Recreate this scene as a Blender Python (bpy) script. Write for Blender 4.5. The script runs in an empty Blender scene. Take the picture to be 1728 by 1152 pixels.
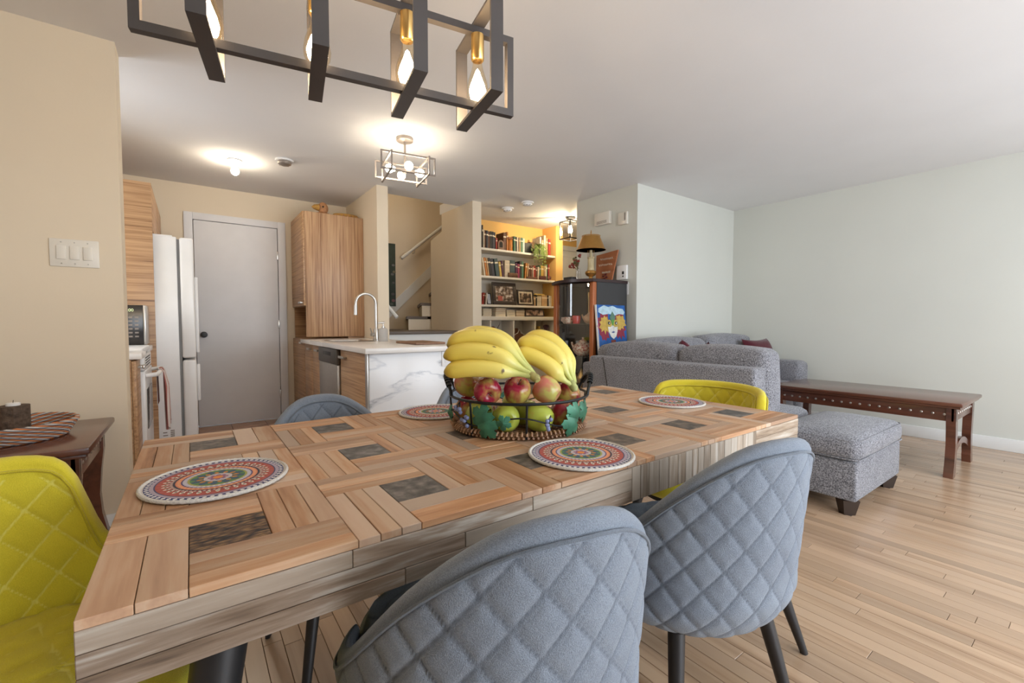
import bpy, bmesh, math, random
from mathutils import Vector, Matrix
random.seed(7)
S = bpy.context.scene
COL = S.collection
R = math.radians
# ------------------------------------------------------------------ camera
H = 2.44                                     # ceiling height
CAMZ = 1.06
FPX = 744.5                                  # focal length in pixels of the 1728 px frame
YAW, PITCH = R(36.03), R(-2.37)
cd = bpy.data.cameras.new('camera'); cam = bpy.data.objects.new('camera', cd); COL.objects.link(cam)
cd.sensor_width = 36; cd.lens = FPX/1728*36; cd.clip_start = 0.02
cam.location = (0, 0, CAMZ); cam.rotation_euler = (R(90)+PITCH, 0, -YAW)
S.camera = cam
_f = Vector((math.sin(YAW)*math.cos(PITCH), math.cos(YAW)*math.cos(PITCH), math.sin(PITCH)))
_r = Vector((math.cos(YAW), -math.sin(YAW), 0)); _u = _r.cross(_f)
def at(px, py, depth):                       # pixel + distance along the lens axis -> point
    return Vector((0, 0, CAMZ)) + depth*(_f + _r*(px-864)/FPX - _u*(py-576)/FPX)
# ------------------------------------------------------------------ daylight and exposure
W = bpy.data.worlds.new('daylight'); S.world = W; W.use_nodes = True
bg = W.node_tree.nodes['Background']; bg.inputs[0].default_value = (0.85, 0.92, 1.0, 1); bg.inputs[1].default_value = 7.6
S.view_settings.view_transform = 'Standard'; S.view_settings.look = 'None'
S.view_settings.exposure = 0.12; S.view_settings.gamma = 1; S.view_settings.use_curve_mapping = False
WARM = (1.0, 0.80, 0.55)
BULB = 2.2                                   # scale of all lamp emission
WINDOWS = [(0.55, 2.35, 0.05, 2.12), (2.75, 5.05, 0.55, 2.12)]   # openings in the wall behind the camera (x0, x1, z0, z1)
YB = -1.60                                   # inner face of that wall
for (x0, x1, z0, z1) in WINDOWS:             # portals: they only guide the sampling of the sky
    ld = bpy.data.lights.new('window_portal', 'AREA'); ld.shape = 'RECTANGLE'; ld.size = x1-x0; ld.size_y = z1-z0
    ld.cycles.is_portal = True
    lo = bpy.data.objects.new('window_portal', ld); COL.objects.link(lo)
    lo.location = ((x0+x1)/2, YB-0.06, (z0+z1)/2); lo.rotation_euler = (R(90), 0, 0)

KW = (3.25, 3.95, 1.15, 2.05)                # unseen window added to brighten the kitchen: y0, y1, z0, z1, in the wall at KXL
KXL = -.92
ld = bpy.data.lights.new('window_portal', 'AREA'); ld.shape = 'RECTANGLE'; ld.size = KW[3]-KW[2]; ld.size_y = KW[1]-KW[0]; ld.cycles.is_portal = True
lo = bpy.data.objects.new('window_portal', ld); COL.objects.link(lo); lo.location = (KXL-.05, (KW[0]+KW[1])/2, (KW[2]+KW[3])/2); lo.rotation_euler = (0, R(-90), 0)

# ------------------------------------------------------------------ materials
def nt(name):
    m = bpy.data.materials.new(name); m.use_nodes = True
    t = m.node_tree; b = t.nodes['Principled BSDF']
    return m, t, b
def N(t, typ, **kw):
    n = t.nodes.new(typ)
    for k, v in kw.items(): setattr(n, k, v)
    return n
def c4(c): return (c[0], c[1], c[2], 1)
def ramp(t, fac, stops, mode='LINEAR'):
    r = N(t, 'ShaderNodeValToRGB'); e = r.color_ramp.elements; r.color_ramp.interpolation = mode
    while len(e) < len(stops): e.new(0.5)
    for i, (p, c) in enumerate(stops): e[i].position = p; e[i].color = c4(c)
    t.links.new(fac, r.inputs[0]); return r.outputs[0]
def bump(t, b, h, s, d=0.01):
    n = N(t, 'ShaderNodeBump'); n.inputs['Strength'].default_value = s; n.inputs['Distance'].default_value = d
    t.links.new(h, n.inputs['Height']); t.links.new(n.outputs[0], b.inputs['Normal'])
def plain(name, c, rough=0.5, metal=0.0, var=0.06, sc=6.0, bmp=0.0, bsc=200.0, spec=0.5, coat=0.0):
    m, t, b = nt(name)
    tc = N(t, 'ShaderNodeTexCoord'); no = N(t, 'ShaderNodeTexNoise'); no.inputs['Scale'].default_value = sc; no.inputs['Detail'].default_value = 4
    t.links.new(tc.outputs['Object'], no.inputs['Vector'])
    col = ramp(t, no.outputs[0], [(0.3, [x*(1-var) for x in c]), (0.7, [min(1, x*(1+var)) for x in c])])
    t.links.new(col, b.inputs['Base Color'])
    b.inputs['Roughness'].default_value = rough; b.inputs['Metallic'].default_value = metal; b.inputs['Specular IOR Level'].default_value = spec
    b.inputs['Coat Weight'].default_value = coat
    if bmp:
        n2 = N(t, 'ShaderNodeTexNoise'); n2.inputs['Scale'].default_value = bsc; n2.inputs['Detail'].default_value = 3
        t.links.new(tc.outputs['Object'], n2.inputs['Vector']); bump(t, b, n2.outputs[0], bmp, 0.004)
    return m
def fabric(name, c, c2, sc=420.0, bmp=0.5, stitch=None, low=0.35, sw=0.09):
    m, t, b = nt(name)
    tc = N(t, 'ShaderNodeTexCoord')
    w = N(t, 'ShaderNodeTexNoise'); w.inputs['Scale'].default_value = sc; w.inputs['Detail'].default_value = 2; w.inputs['Roughness'].default_value = 0.7
    t.links.new(tc.outputs['Object'], w.inputs['Vector'])
    n2 = N(t, 'ShaderNodeTexNoise'); n2.inputs['Scale'].default_value = 9; t.links.new(tc.outputs['Object'], n2.inputs['Vector'])
    mx = N(t, 'ShaderNodeMath', operation='MULTIPLY_ADD'); mx.inputs[1].default_value = low; t.links.new(n2.outputs[0], mx.inputs[0]); t.links.new(w.outputs[0], mx.inputs[2])
    col = ramp(t, mx.outputs[0], [(0.345+low*.5, c2), (0.645+low*.5, c)])
    if stitch:
        a = N(t, 'ShaderNodeAttribute', attribute_name='quilt')
        f = ramp(t, a.outputs['Fac'], [(0.01, (1, 1, 1)), (sw, (0, 0, 0))])
        mix = N(t, 'ShaderNodeMix', data_type='RGBA'); t.links.new(f, mix.inputs[0]); t.links.new(col, mix.inputs[6]); mix.inputs[7].default_value = c4(stitch); col = mix.outputs[2]
    t.links.new(col, b.inputs['Base Color']); b.inputs['Roughness'].default_value = 0.9; b.inputs['Specular IOR Level'].default_value = 0.25
    b.inputs['Sheen Weight'].default_value = 0.25
    bump(t, b, w.outputs[0], bmp, 0.003)
    return m
def wood(name, stops, axis='X', sc=14.0, stretch=0.06, rough=0.45, rnd=None, hv=0.25, bmp=0.15, coat=0.0, fine=3.0, tint=None):
    """grain runs along axis; rnd: 'object' or 'attr' gives every plank its own shade"""
    m, t, b = nt(name)
    tc = N(t, 'ShaderNodeTexCoord'); vec = tc.outputs['Object']; rs = None
    if rnd:
        if rnd == 'object': rs = N(t, 'ShaderNodeObjectInfo').outputs['Random']
        else: rs = N(t, 'ShaderNodeAttribute', attribute_name='rnd').outputs['Fac']
        ml = N(t, 'ShaderNodeMath', operation='MULTIPLY'); ml.inputs[1].default_value = 37.0; t.links.new(rs, ml.inputs[0])
        ad = N(t, 'ShaderNodeVectorMath', operation='ADD'); t.links.new(vec, ad.inputs[0]); t.links.new(ml.outputs[0], ad.inputs[1]); vec = ad.outputs[0]
    mp = N(t, 'ShaderNodeMapping'); s = [sc, sc, sc]; s['XYZ'.index(axis)] = sc*stretch; mp.inputs['Scale'].default_value = s
    t.links.new(vec, mp.inputs[0])
    n1 = N(t, 'ShaderNodeTexNoise'); n1.inputs['Scale'].default_value = 1; n1.inputs['Detail'].default_value = 5; n1.inputs['Distortion'].default_value = 0.6
    t.links.new(mp.outputs[0], n1.inputs['Vector'])
    n2 = N(t, 'ShaderNodeTexNoise'); n2.inputs['Scale'].default_value = fine; n2.inputs['Detail'].default_value = 3
    t.links.new(mp.outputs[0], n2.inputs['Vector'])
    mx = N(t, 'ShaderNodeMath', operation='MULTIPLY_ADD'); mx.inputs[1].default_value = 0.45
    t.links.new(n2.outputs[0], mx.inputs[0]); t.links.new(n1.outputs[0], mx.inputs[2])
    col = ramp(t, mx.outputs[0], stops)
    if rs:
        if tint:                                     # second species: mix towards another colour by the plank's own number
            mt = N(t, 'ShaderNodeMath', operation='FRACT'); m7 = N(t, 'ShaderNodeMath', operation='MULTIPLY'); m7.inputs[1].default_value = 7.13
            t.links.new(rs, m7.inputs[0]); t.links.new(m7.outputs[0], mt.inputs[0])
            fr = ramp(t, mt.outputs[0], [(0.40, (0, 0, 0)), (1.0, (1, 1, 1))])
            mix = N(t, 'ShaderNodeMix', data_type='RGBA'); t.links.new(fr, mix.inputs[0]); t.links.new(col, mix.inputs[6]); mix.inputs[7].default_value = c4(tint); col = mix.outputs[2]
        hs = N(t, 'ShaderNodeHueSaturation'); mr = N(t, 'ShaderNodeMapRange'); mr.inputs[3].default_value = 1-hv; mr.inputs[4].default_value = 1+hv
        t.links.new(rs, mr.inputs[0]); t.links.new(mr.outputs[0], hs.inputs['Value']); t.links.new(col, hs.inputs['Color']); col = hs.outputs[0]
    t.links.new(col, b.inputs['Base Color']); b.inputs['Roughness'].default_value = rough; b.inputs['Coat Weight'].default_value = coat; b.inputs['Coat Roughness'].default_value = 0.25
    if bmp: bump(t, b, mx.outputs[0], bmp, 0.003)
    return m
def emit(name, c, s):
    m, t, b = nt(name)
    b.inputs['Base Color'].default_value = c4(c); b.inputs['Emission Color'].default_value = c4(c); b.inputs['Emission Strength'].default_value = s
    return m
def glass(name, c=(1, 1, 1), amt=0.12, rough=0.02):
    m = bpy.data.materials.new(name); m.use_nodes = True; t = m.node_tree; t.nodes.clear()
    o = N(t, 'ShaderNodeOutputMaterial'); mx = N(t, 'ShaderNodeMixShader'); tr = N(t, 'ShaderNodeBsdfTransparent'); gl = N(t, 'ShaderNodeBsdfGlossy')
    tr.inputs[0].default_value = c4(c); gl.inputs['Roughness'].default_value = rough
    lw = N(t, 'ShaderNodeLayerWeight'); pw = N(t, 'ShaderNodeMath', operation='POWER'); pw.inputs[1].default_value = 4.0; t.links.new(lw.outputs['Facing'], pw.inputs[0])
    ad = N(t, 'ShaderNodeMath', operation='MULTIPLY_ADD'); ad.inputs[1].default_value = 0.5; ad.inputs[2].default_value = amt; ad.use_clamp = True
    t.links.new(pw.outputs[0], ad.inputs[0]); t.links.new(ad.outputs[0], mx.inputs[0]); t.links.new(tr.outputs[0], mx.inputs[1]); t.links.new(gl.outputs[0], mx.inputs[2]); t.links.new(mx.outputs[0], o.inputs[0])
    return m
M = {}
M['ceil'] = plain('ceiling_paint', (0.78, 0.765, 0.76), 0.95, var=0.015, sc=2, bmp=0.08, bsc=60)
M['cream'] = plain('cream_paint', (0.77, 0.665, 0.515), 0.9, var=0.02, sc=2, bmp=0.05, bsc=90)
M['gold'] = plain('golden_paint', (0.80, 0.50, 0.17), 0.9, var=0.02, sc=2)
M['sage'] = plain('pale_sage_paint', (0.665, 0.67, 0.615), 0.9, var=0.015, sc=2, bmp=0.05, bsc=90)
M['trimw'] = plain('white_trim', (0.80, 0.80, 0.78), 0.5, var=0.02)
M['doorg'] = plain('pale_grey_door_paint', (0.78, 0.775, 0.79), 0.5, var=0.02)
M['white'] = plain('white_enamel', (0.85, 0.85, 0.85), 0.3, var=0.02)
M['plast'] = plain('ivory_plastic', (0.78, 0.74, 0.66), 0.35, var=0.01)
M['black'] = plain('black_metal', (0.018, 0.017, 0.018), 0.42, var=0.1)
M['bronze'] = plain('dark_bronze_metal', (0.085, 0.075, 0.072), 0.4, 0.3, var=0.1)
M['brass'] = plain('brass', (0.72, 0.47, 0.17), 0.28, 1.0, var=0.08)
M['steel'] = plain('brushed_steel', (0.58, 0.56, 0.53), 0.32, 1.0, var=0.05, sc=40)
M['grey_metal'] = plain('taupe_grey_metal', (0.30, 0.26, 0.23), 0.4, 0.5, var=0.05)
M['darkgap'] = plain('dark_joint', (0.03, 0.025, 0.02), 0.9)
M['zeb_h'] = wood('zebrano_laminate_horizontal', [(0.46, (0.16, 0.075, 0.035)), (0.62, (0.37, 0.205, 0.10)), (0.84, (0.52, 0.32, 0.17))], 'Y', 70, 0.02, 0.4, bmp=0.03)
M['zeb_x'] = wood('zebrano_laminate_crosswise', [(0.46, (0.16, 0.075, 0.035)), (0.62, (0.37, 0.205, 0.10)), (0.84, (0.52, 0.32, 0.17))], 'X', 70, 0.02, 0.4, bmp=0.03)
M['zeb_v'] = wood('zebrano_laminate_vertical', [(0.46, (0.19, 0.09, 0.045)), (0.62, (0.40, 0.225, 0.12)), (0.85, (0.55, 0.355, 0.205))], 'Z', 70, 0.02, 0.4, bmp=0.03)
M['cherry'] = wood('dark_cherry_wood', [(0.45, (0.050, 0.016, 0.010)), (0.8, (0.135, 0.045, 0.024))], 'Y', 12, 0.08, 0.25, bmp=0.03, coat=0.5)
M['espresso'] = plain('espresso_foot', (0.035, 0.02, 0.013), 0.45)
M['grey_fab'] = fabric('blue_grey_tweed', (0.36, 0.36, 0.39), (0.06, 0.06, 0.072), 150, 1.0, low=0.10)
M['chair_grey'] = fabric('blue_grey_chair_cloth', (0.26, 0.30, 0.355), (0.165, 0.19, 0.235), 600, 0.6, stitch=(0.12, 0.14, 0.175), sw=0.07)
M['chair_yel'] = fabric('lime_yellow_chair_cloth', (0.76, 0.64, 0.045), (0.62, 0.52, 0.03), 800, 0.5, stitch=(0.82, 0.74, 0.16), sw=0.05)
M['pipe_grey'] = fabric('grey_chair_piping', (0.17, 0.195, 0.235), (0.11, 0.13, 0.155), 700, 0.3)
M['pipe_yel'] = fabric('ochre_chair_piping', (0.60, 0.50, 0.03), (0.45, 0.36, 0.02), 700, 0.3)
M['burg'] = fabric('burgundy_cloth', (0.105, 0.012, 0.022), (0.06, 0.008, 0.014), 300)
M['clear'] = glass('clear_glass')
M['bulbglass'] = glass('amber_bulb_glass', (1.0, 0.93, 0.80), 0.05)
M['paper'] = plain('page_edges', (0.72, 0.62, 0.46), 0.9)

# ------------------------------------------------------------------ mesh builder
class MB:
    def __init__(s): s.v = []; s.f = []; s.m = []; s.q = []
    def add(s, vs, fs, mi=0):
        o = len(s.v); s.v += [tuple(p) for p in vs]; s.f += [tuple(i+o for i in f) for f in fs]; s.m += [mi]*len(fs); return s
    def box(s, x0, x1, y0, y1, z0, z1, mi=0):
        vs = [(x, y, z) for x in (x0, x1) for y in (y0, y1) for z in (z0, z1)]
        return s.add(vs, [(0, 1, 3, 2), (4, 6, 7, 5), (0, 4, 5, 1), (2, 3, 7, 6), (0, 2, 6, 4), (1, 5, 7, 3)], mi)
    def rbox(s, x0, x1, y0, y1, z0, z1, r=0.01, seg=2, mi=0, mat=None):
        bm = bmesh.new(); bmesh.ops.create_cube(bm, size=1)
        for v in bm.verts: v.co = Vector(((x0+x1)/2+v.co.x*(x1-x0), (y0+y1)/2+v.co.y*(y1-y0), (z0+z1)/2+v.co.z*(z1-z0)))
        bmesh.ops.bevel(bm, geom=list(bm.edges), offset=r, segments=seg, profile=0.5, affect='EDGES')
        bm.verts.index_update()
        vs = [(mat @ v.co) if mat else v.co.copy() for v in bm.verts]
        s.add(vs, [[v.index for v in f.verts] for f in bm.faces], mi); bm.free(); return s
    def tube(s, pts, rad, n=8, closed=False, mi=0, cap=True):
        pts = [Vector(p) for p in pts]; k = len(pts)
        rr = rad if isinstance(rad, (list, tuple)) else [rad]*k
        rings = []; up = None
        for i, p in enumerate(pts):
            a = pts[(i-1) % k] if (i > 0 or closed) else p; b = pts[(i+1) % k] if (i < k-1 or closed) else p
            d = (b-a).normalized() if (b-a).length > 1e-9 else Vector((0, 0, 1))
            if up is None:
                up = Vector((0, 0, 1)) if abs(d.z) < 0.9 else Vector((1, 0, 0))
            x = (up-d*up.dot(d)).normalized(); y = d.cross(x); up = x
            rings.append([p+rr[i]*(x*math.cos(2*math.pi*j/n)+y*math.sin(2*math.pi*j/n)) for j in range(n)])
        vs = [q for r_ in rings for q in r_]; fs = []
        for i in range(k if closed else k-1):
            i2 = (i+1) % k
            for j in range(n): fs.append((i*n+j, i*n+(j+1) % n, i2*n+(j+1) % n, i2*n+j))
        if cap and not closed: fs.append(tuple(range(n-1, -1, -1))); fs.append(tuple((k-1)*n+j for j in range(n)))
        return s.add(vs, fs, mi)
    def cyl(s, p0, p1, r0, r1=None, n=16, mi=0): return s.tube([p0, p1], [r0, r0 if r1 is None else r1], n, mi=mi)
    def lathe(s, prof, c=(0, 0, 0), n=24, mi=0, sx=1, sy=1):
        vs = []; fs = []; k = len(prof)
        for (r, z) in prof:
            for j in range(n): a = 2*math.pi*j/n; vs.append((c[0]+r*sx*math.cos(a), c[1]+r*sy*math.sin(a), c[2]+z))
        for i in range(k-1):
            for j in range(n): fs.append((i*n+j, i*n+(j+1) % n, (i+1)*n+(j+1) % n, (i+1)*n+j))
        if prof[0][0] > 1e-6: fs.append(tuple(range(n-1, -1, -1)))
        if prof[-1][0] > 1e-6: fs.append(tuple((k-1)*n+j for j in range(n)))
        return s.add(vs, fs, mi)
    def sphere(s, c, r, n=16, m=10, mi=0, sc=(1, 1, 1)):
        prof = [(math.sin(math.pi*i/m), -math.cos(math.pi*i/m)) for i in range(m+1)]
        vs = []; fs = []
        for (a, z) in prof:
            for j in range(n): t = 2*math.pi*j/n; vs.append((c[0]+r*sc[0]*a*math.cos(t), c[1]+r*sc[1]*a*math.sin(t), c[2]+r*sc[2]*z))
        for i in range(m):
            for j in range(n): fs.append((i*n+j, i*n+(j+1) % n, (i+1)*n+(j+1) % n, (i+1)*n+j))
        return s.add(vs, fs, mi)
    def prism(s, poly, d, mi=0):                 # flat polygon (3-D points) pushed along vector d
        k = len(poly); P = [Vector(p) for p in poly]; Q = [p+Vector(d) for p in P]
        fs = [tuple(range(k)), tuple(range(2*k-1, k-1, -1))]+[(i, i+k, (i+1) % k+k, (i+1) % k) for i in range(k)]
        return s.add(P+Q, fs, mi)
    def surf(s, fn, nu, nv, mi=0, wrap=False):
        o = [fn(i/(nu-(0 if wrap else 1)), j/(nv-1)) for i in range(nu) for j in range(nv)]
        fs = []
        for i in range(nu if wrap else nu-1):
            for j in range(nv-1): i2 = (i+1) % nu; fs.append((i*nv+j, i2*nv+j, i2*nv+j+1, i*nv+j+1))
        return s.add(o, fs, mi)
    def mesh(s, name, smooth=40, off=(0, 0, 0), fix=True):
        me = bpy.data.meshes.new(name)
        me.from_pydata([(x-off[0], y-off[1], z-off[2]) for x, y, z in s.v], [], s.f)
        if fix:
            bm = bmesh.new(); bm.from_mesh(me); bmesh.ops.remove_doubles(bm, verts=bm.verts, dist=1e-6) if not s.q else None
            bmesh.ops.recalc_face_normals(bm, faces=bm.faces)
            bm.to_mesh(me); bm.free()
        if smooth:
            me.polygons.foreach_set('use_smooth', [True]*len(me.polygons)); me.set_sharp_from_angle(angle=R(smooth))
        if s.q:
            a = me.attributes.new('quilt', 'FLOAT', 'POINT'); a.data.foreach_set('value', s.q)
        return me
    def build(s, name, mat, parent=None, smooth=40, label=None, cat=None, group=None, kind=None):
        mats = mat if isinstance(mat, (list, tuple)) else [mat]
        off = parent_off(parent)
        base = Vector((0, 0, 0))
        if parent is None and s.v:                    # single-mesh thing: origin at its base
            xs = [p[0] for p in s.v]; ys = [p[1] for p in s.v]; zs = [p[2] for p in s.v]
            base = Vector(((min(xs)+max(xs))/2, (min(ys)+max(ys))/2, min(zs)))
        mi = list(s.m)
        me = s.mesh(name, smooth, off+base)
        if len(mats) > 1 and len(me.polygons) == len(mi): me.polygons.foreach_set('material_index', mi)
        for x in mats: me.materials.append(M[x] if isinstance(x, str) else x)
        o = bpy.data.objects.new(name, me); COL.objects.link(o)
        if parent: o.parent = parent
        else: o.location = base
        tag(o, label, cat, group, kind); return o
def parent_off(p):
    o = Vector((0, 0, 0))
    while p is not None: o += p.location; p = p.parent
    return o
def tag(o, label=None, cat=None, group=None, kind=None):
    if label: o['label'] = label
    if cat: o['category'] = cat
    if group: o['group'] = group
    if kind: o['kind'] = kind
    return o
def thing(name, label, cat, loc=(0, 0, 0), group=None):
    o = bpy.data.objects.new(name, None); COL.objects.link(o); o.location = loc; o.empty_display_size = 0.05
    return tag(o, label, cat, group)
def copy_tree(o, parent=None):
    c = o.copy(); COL.objects.link(c); c.parent = parent
    for ch in list(o.children): copy_tree(ch, c)
    return c
def sm(a, b, x): x = max(0, min(1, (x-a)/(b-a))); return x*x*(3-2*x)
def text(body, size, mat, parent, loc, rot, name='lettering', ext=0.0006, align='CENTER'):
    cu = bpy.data.curves.new(name, 'FONT'); cu.body = body; cu.size = size; cu.extrude = ext; cu.align_x = align; cu.align_y = 'CENTER'
    tmp = bpy.data.objects.new(name, cu); COL.objects.link(tmp)
    me = bpy.data.meshes.new_from_object(tmp.evaluated_get(bpy.context.evaluated_depsgraph_get()))
    bpy.data.objects.remove(tmp); me.name = name
    me.materials.append(M[mat] if isinstance(mat, str) else mat)
    o = bpy.data.objects.new(name, me); COL.objects.link(o); o.parent = parent
    o.location = Vector(loc)-parent_off(parent); o.rotation_euler = rot; return o
# ================================================================== THE SETTING
XR, XL, YL, YK, XC = 5.45, -2.0, 2.84, 5.47, 3.60   # right wall, left wall, living back wall, kitchen back wall, corner wall
def struct(name, mb, mat, parent=None, **k): return mb.build(name, mat, parent, kind=None if parent else 'structure', **k)
struct('ceiling', MB().box(XL-.1, XR+.1, YB-.1, 3.10, H, H+.12).box(KXL-.1, XR+.1, 3.10, 4.63, H, H+.12).box(KXL-.1, 1.64, 4.63, YK+.1, H, H+.12).box(2.6, XR+.1, 4.63, 5.14, H, H+.12).box(4.3, XR+.1, 5.14, 6.0, H, H+.12).box(1.53, 4.4, 4.53, 6.45, 3.6, 3.7), 'ceil', smooth=0)
struct('wall_right', MB().box(XR, XR+.1, YB-.1, 6.0, 0, H), 'sage', smooth=0)
struct('wall_living', MB().box(XC+.115, XR, YL, YL+.115, 0, H), 'sage', smooth=0)
wc = struct('wall_corner', MB().box(XC, XC+.115, YL, 3.69, 0, H), 'sage', smooth=0)
struct('wall_left', MB().box(XL-.1, XL, YB-.1, 3.10, 0, H), 'cream', smooth=0)
struct('wall_kitchen_left', MB().box(KXL-.1, KXL, 3.10, KW[0], 0, H).box(KXL-.1, KXL, KW[1], YK+.1, 0, H).box(KXL-.1, KXL, KW[0], KW[1], 0, KW[2]).box(KXL-.1, KXL, KW[0], KW[1], KW[3], H), 'cream', smooth=0)
struct('window_3', MB().box(KXL-.08, KXL-.03, KW[0], KW[1], KW[2], KW[2]+.05).box(KXL-.08, KXL-.03, KW[0], KW[1], KW[3]-.05, KW[3]).box(KXL-.08, KXL-.03, KW[0], KW[0]+.05, KW[2], KW[3]).box(KXL-.08, KXL-.03, KW[1]-.05, KW[1], KW[2], KW[3]), 'trimw', smooth=0)  # frame of the added, unseen kitchen window
struct('wall_partition', MB().box(XL, -.27, 2.95, 3.10, 0, H), 'cream', smooth=0)
struct('wall_kitchen', MB().box(KXL, .03, YK, YK+.1, 0, H).box(.80, 1.53, YK, YK+.1, 0, H).box(.03, .80, YK, YK+.1, 2.10, H).box(-.05, .88, YK+.101, YK+.15, 0, 2.2), 'cream', smooth=0)  # last box: added backing that keeps sky light out of the door gaps
struct('wall_stair_left', MB().box(1.53, 1.645, 4.40, 6.45, 0, H).box(1.53, 1.64, 4.63, 6.45, H, 3.6), 'cream', smooth=0)
struct('wall_stair_right', MB().prism([(2.6, 4.33, 0), (2.6, 5.41, 0), (2.6, 5.41, 2.15), (2.6, 5.09, 2.22), (2.6, 5.09, H), (2.6, 4.33, H)], (.115, 0, 0)), 'cream', smooth=0)
struct('wall_stair_back', MB().box(1.645, 4.4, 6.35, 6.45, 0, 3.6), 'cream', smooth=0)
struct('wall_stair_upper', MB().box(1.645, 4.3, 4.53, 4.63, H+.12, 3.6).box(2.715, 4.3, 5.14, 5.20, H, 3.6).box(4.3, 4.4, 5.14, 6.35, 0, 3.6), 'cream', smooth=0)
struct('wall_hall', MB().box(2.715, 4.30, 5.04, 5.14, 0, H).box(4.22, 4.35, 4.74, 5.04, 0, H).box(4.35, XR, 5.30, 5.40, 0, H).box(4.22, 4.35, 5.04, 5.30, 0, H), 'gold', smooth=0)
# wall behind the camera with its two window openings
m = MB(); xs = [XL-.1]+[w for q in WINDOWS for w in q[:2]]+[XR+.1]
for i in range(0, len(xs), 2): m.box(xs[i], xs[i+1], YB-.12, YB, 0, H)
for (x0, x1, z0, z1) in WINDOWS: m.box(x0, x1, YB-.12, YB, 0, z0); m.box(x0, x1, YB-.12, YB, z1, H)
struct('wall_back', m, 'sage', smooth=0)
for i, (x0, x1, z0, z1) in enumerate(WINDOWS):
    m = MB(); t = .05
    m.box(x0, x1, YB-.10, YB-.03, z0, z0+t).box(x0, x1, YB-.10, YB-.03, z1-t, z1)
    for x in (x0, (x0+x1)/2-t/2, x1-t): m.box(x, x+t, YB-.10, YB-.03, z0, z1)
    struct('window_%d' % (i+1), m, 'trimw', smooth=0)
# baseboards
struct('baseboard_right', MB().rbox(XR-.014, XR, YB, YL, 0, .105, .004), 'trimw')
struct('baseboard_living', MB().rbox(XC, XR-.014, YL-.014, YL, 0, .105, .004), 'trimw')
struct('baseboard_partition', MB().rbox(XL, -.27, 2.936, 2.95, 0, .105, .004), 'trimw')
# ------------------------------------------------------------------ floor of narrow strips running away from the window
m, t, b = nt('subfloor'); b.inputs['Base Color'].default_value = (0.10, 0.06, 0.035, 1)
M['subfloor'] = m
M['board'] = wood('oak_strip', [(0.42, (0.15, 0.085, 0.048)), (0.55, (0.34, 0.215, 0.130)), (0.70, (0.45, 0.30, 0.19)), (0.90, (0.52, 0.36, 0.235))], 'Y', 13, 0.045, 0.25, 'attr', 0.18, 0.02, 0.3, tint=(0.47, 0.325, 0.215))
fl = struct('floor', MB().box(XL-.1, XR+.1, YB-.1, 3.10, -.10, -.012).box(KXL-.1, XR+.1, 3.10, 6.0, -.10, -.012), 'subfloor', smooth=0)
rb = random.Random(3); boards = []; BW = .057
x = XL
while x < XR:
    y = YB-rb.random()*.8
    while y < 3.1:
        L = rb.choice((.35, .5, .65, .8, 1.0, 1.25))*(.85+.3*rb.random())
        y0, y1 = max(y, YB), min(y+L, 3.1)
        if y1-y0 > .01:
            if not (x+BW > XC and y0 >= YL): boards.append((x, min(x+BW, XR), y0, y1))
        y += L
    x += BW
def seen(bd):
    cx, cy = (bd[0]+bd[1])/2, (bd[2]+bd[3])/2
    v = Vector((cx, cy, 0))-Vector((0, 0, CAMZ)); z = v.dot(_f)
    if z < .3: return 0
    px, py = 864+FPX*v.dot(_r)/z, 576-FPX*v.dot(_u)/z
    if px < 900 or px > 1850 or py > 1300: return 0
    return (bd[3]-bd[2])/z**3
boards.sort(key=seen, reverse=True)
def board_mesh(mb_list, name, parent):
    mb = MB()
    for (x0, x1, y0, y1) in mb_list:
        g, d = .0007, .0010
        vs = [(x0+g, y0+g, -.012), (x1-g, y0+g, -.012), (x1-g, y1-g, -.012), (x0+g, y1-g, -.012), (x0+g, y0+g, -d), (x1-g, y0+g, -d), (x1-g, y1-g, -d), (x0+g, y1-g, -d),
              (x0+g+d, y0+g+d, 0), (x1-g-d, y0+g+d, 0), (x1-g-d, y1-g-d, 0), (x0+g+d, y1-g-d, 0)]
        mb.add(vs, [(0, 1, 5, 4), (1, 2, 6, 5), (2, 3, 7, 6), (3, 0, 4, 7), (4, 5, 9, 8), (5, 6, 10, 9), (6, 7, 11, 10), (7, 4, 8, 11), (8, 9, 10, 11)])
    off = parent_off(parent)
    me = mb.mesh(name, 0, off, fix=False)
    a = me.attributes.new('rnd', 'FLOAT', 'POINT'); vals = []
    for _ in mb_list: vals += [rb.random()]*12
    a.data.foreach_set('value', vals); me.materials.append(M['board'])
    o = bpy.data.objects.new(name, me); COL.objects.link(o); o.parent = parent; return o
for bd in boards[:290]: board_mesh([bd], 'floor_board', fl)
tag(board_mesh(boards[290:], 'floor_boards', fl), kind='stuff')
# kitchen tiles in the strip that shows before the kitchen door
M['tile'] = plain('pink_brown_tile', (0.44, 0.27, 0.19), 0.4, var=0.08, sc=9)
for i in range(-2, 5):
    for j in range(8):
        x0, y0 = -.30+.31*i, 3.1+.31*j
        x1, y1 = min(x0+.305, 1.53), min(y0+.305, YK)
        if x1 > x0+.02 and y1 > y0+.02: MB().rbox(x0, x1, y0, y1, -.0118, 0, .002, 1).build('floor_tile', 'tile', fl)
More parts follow.
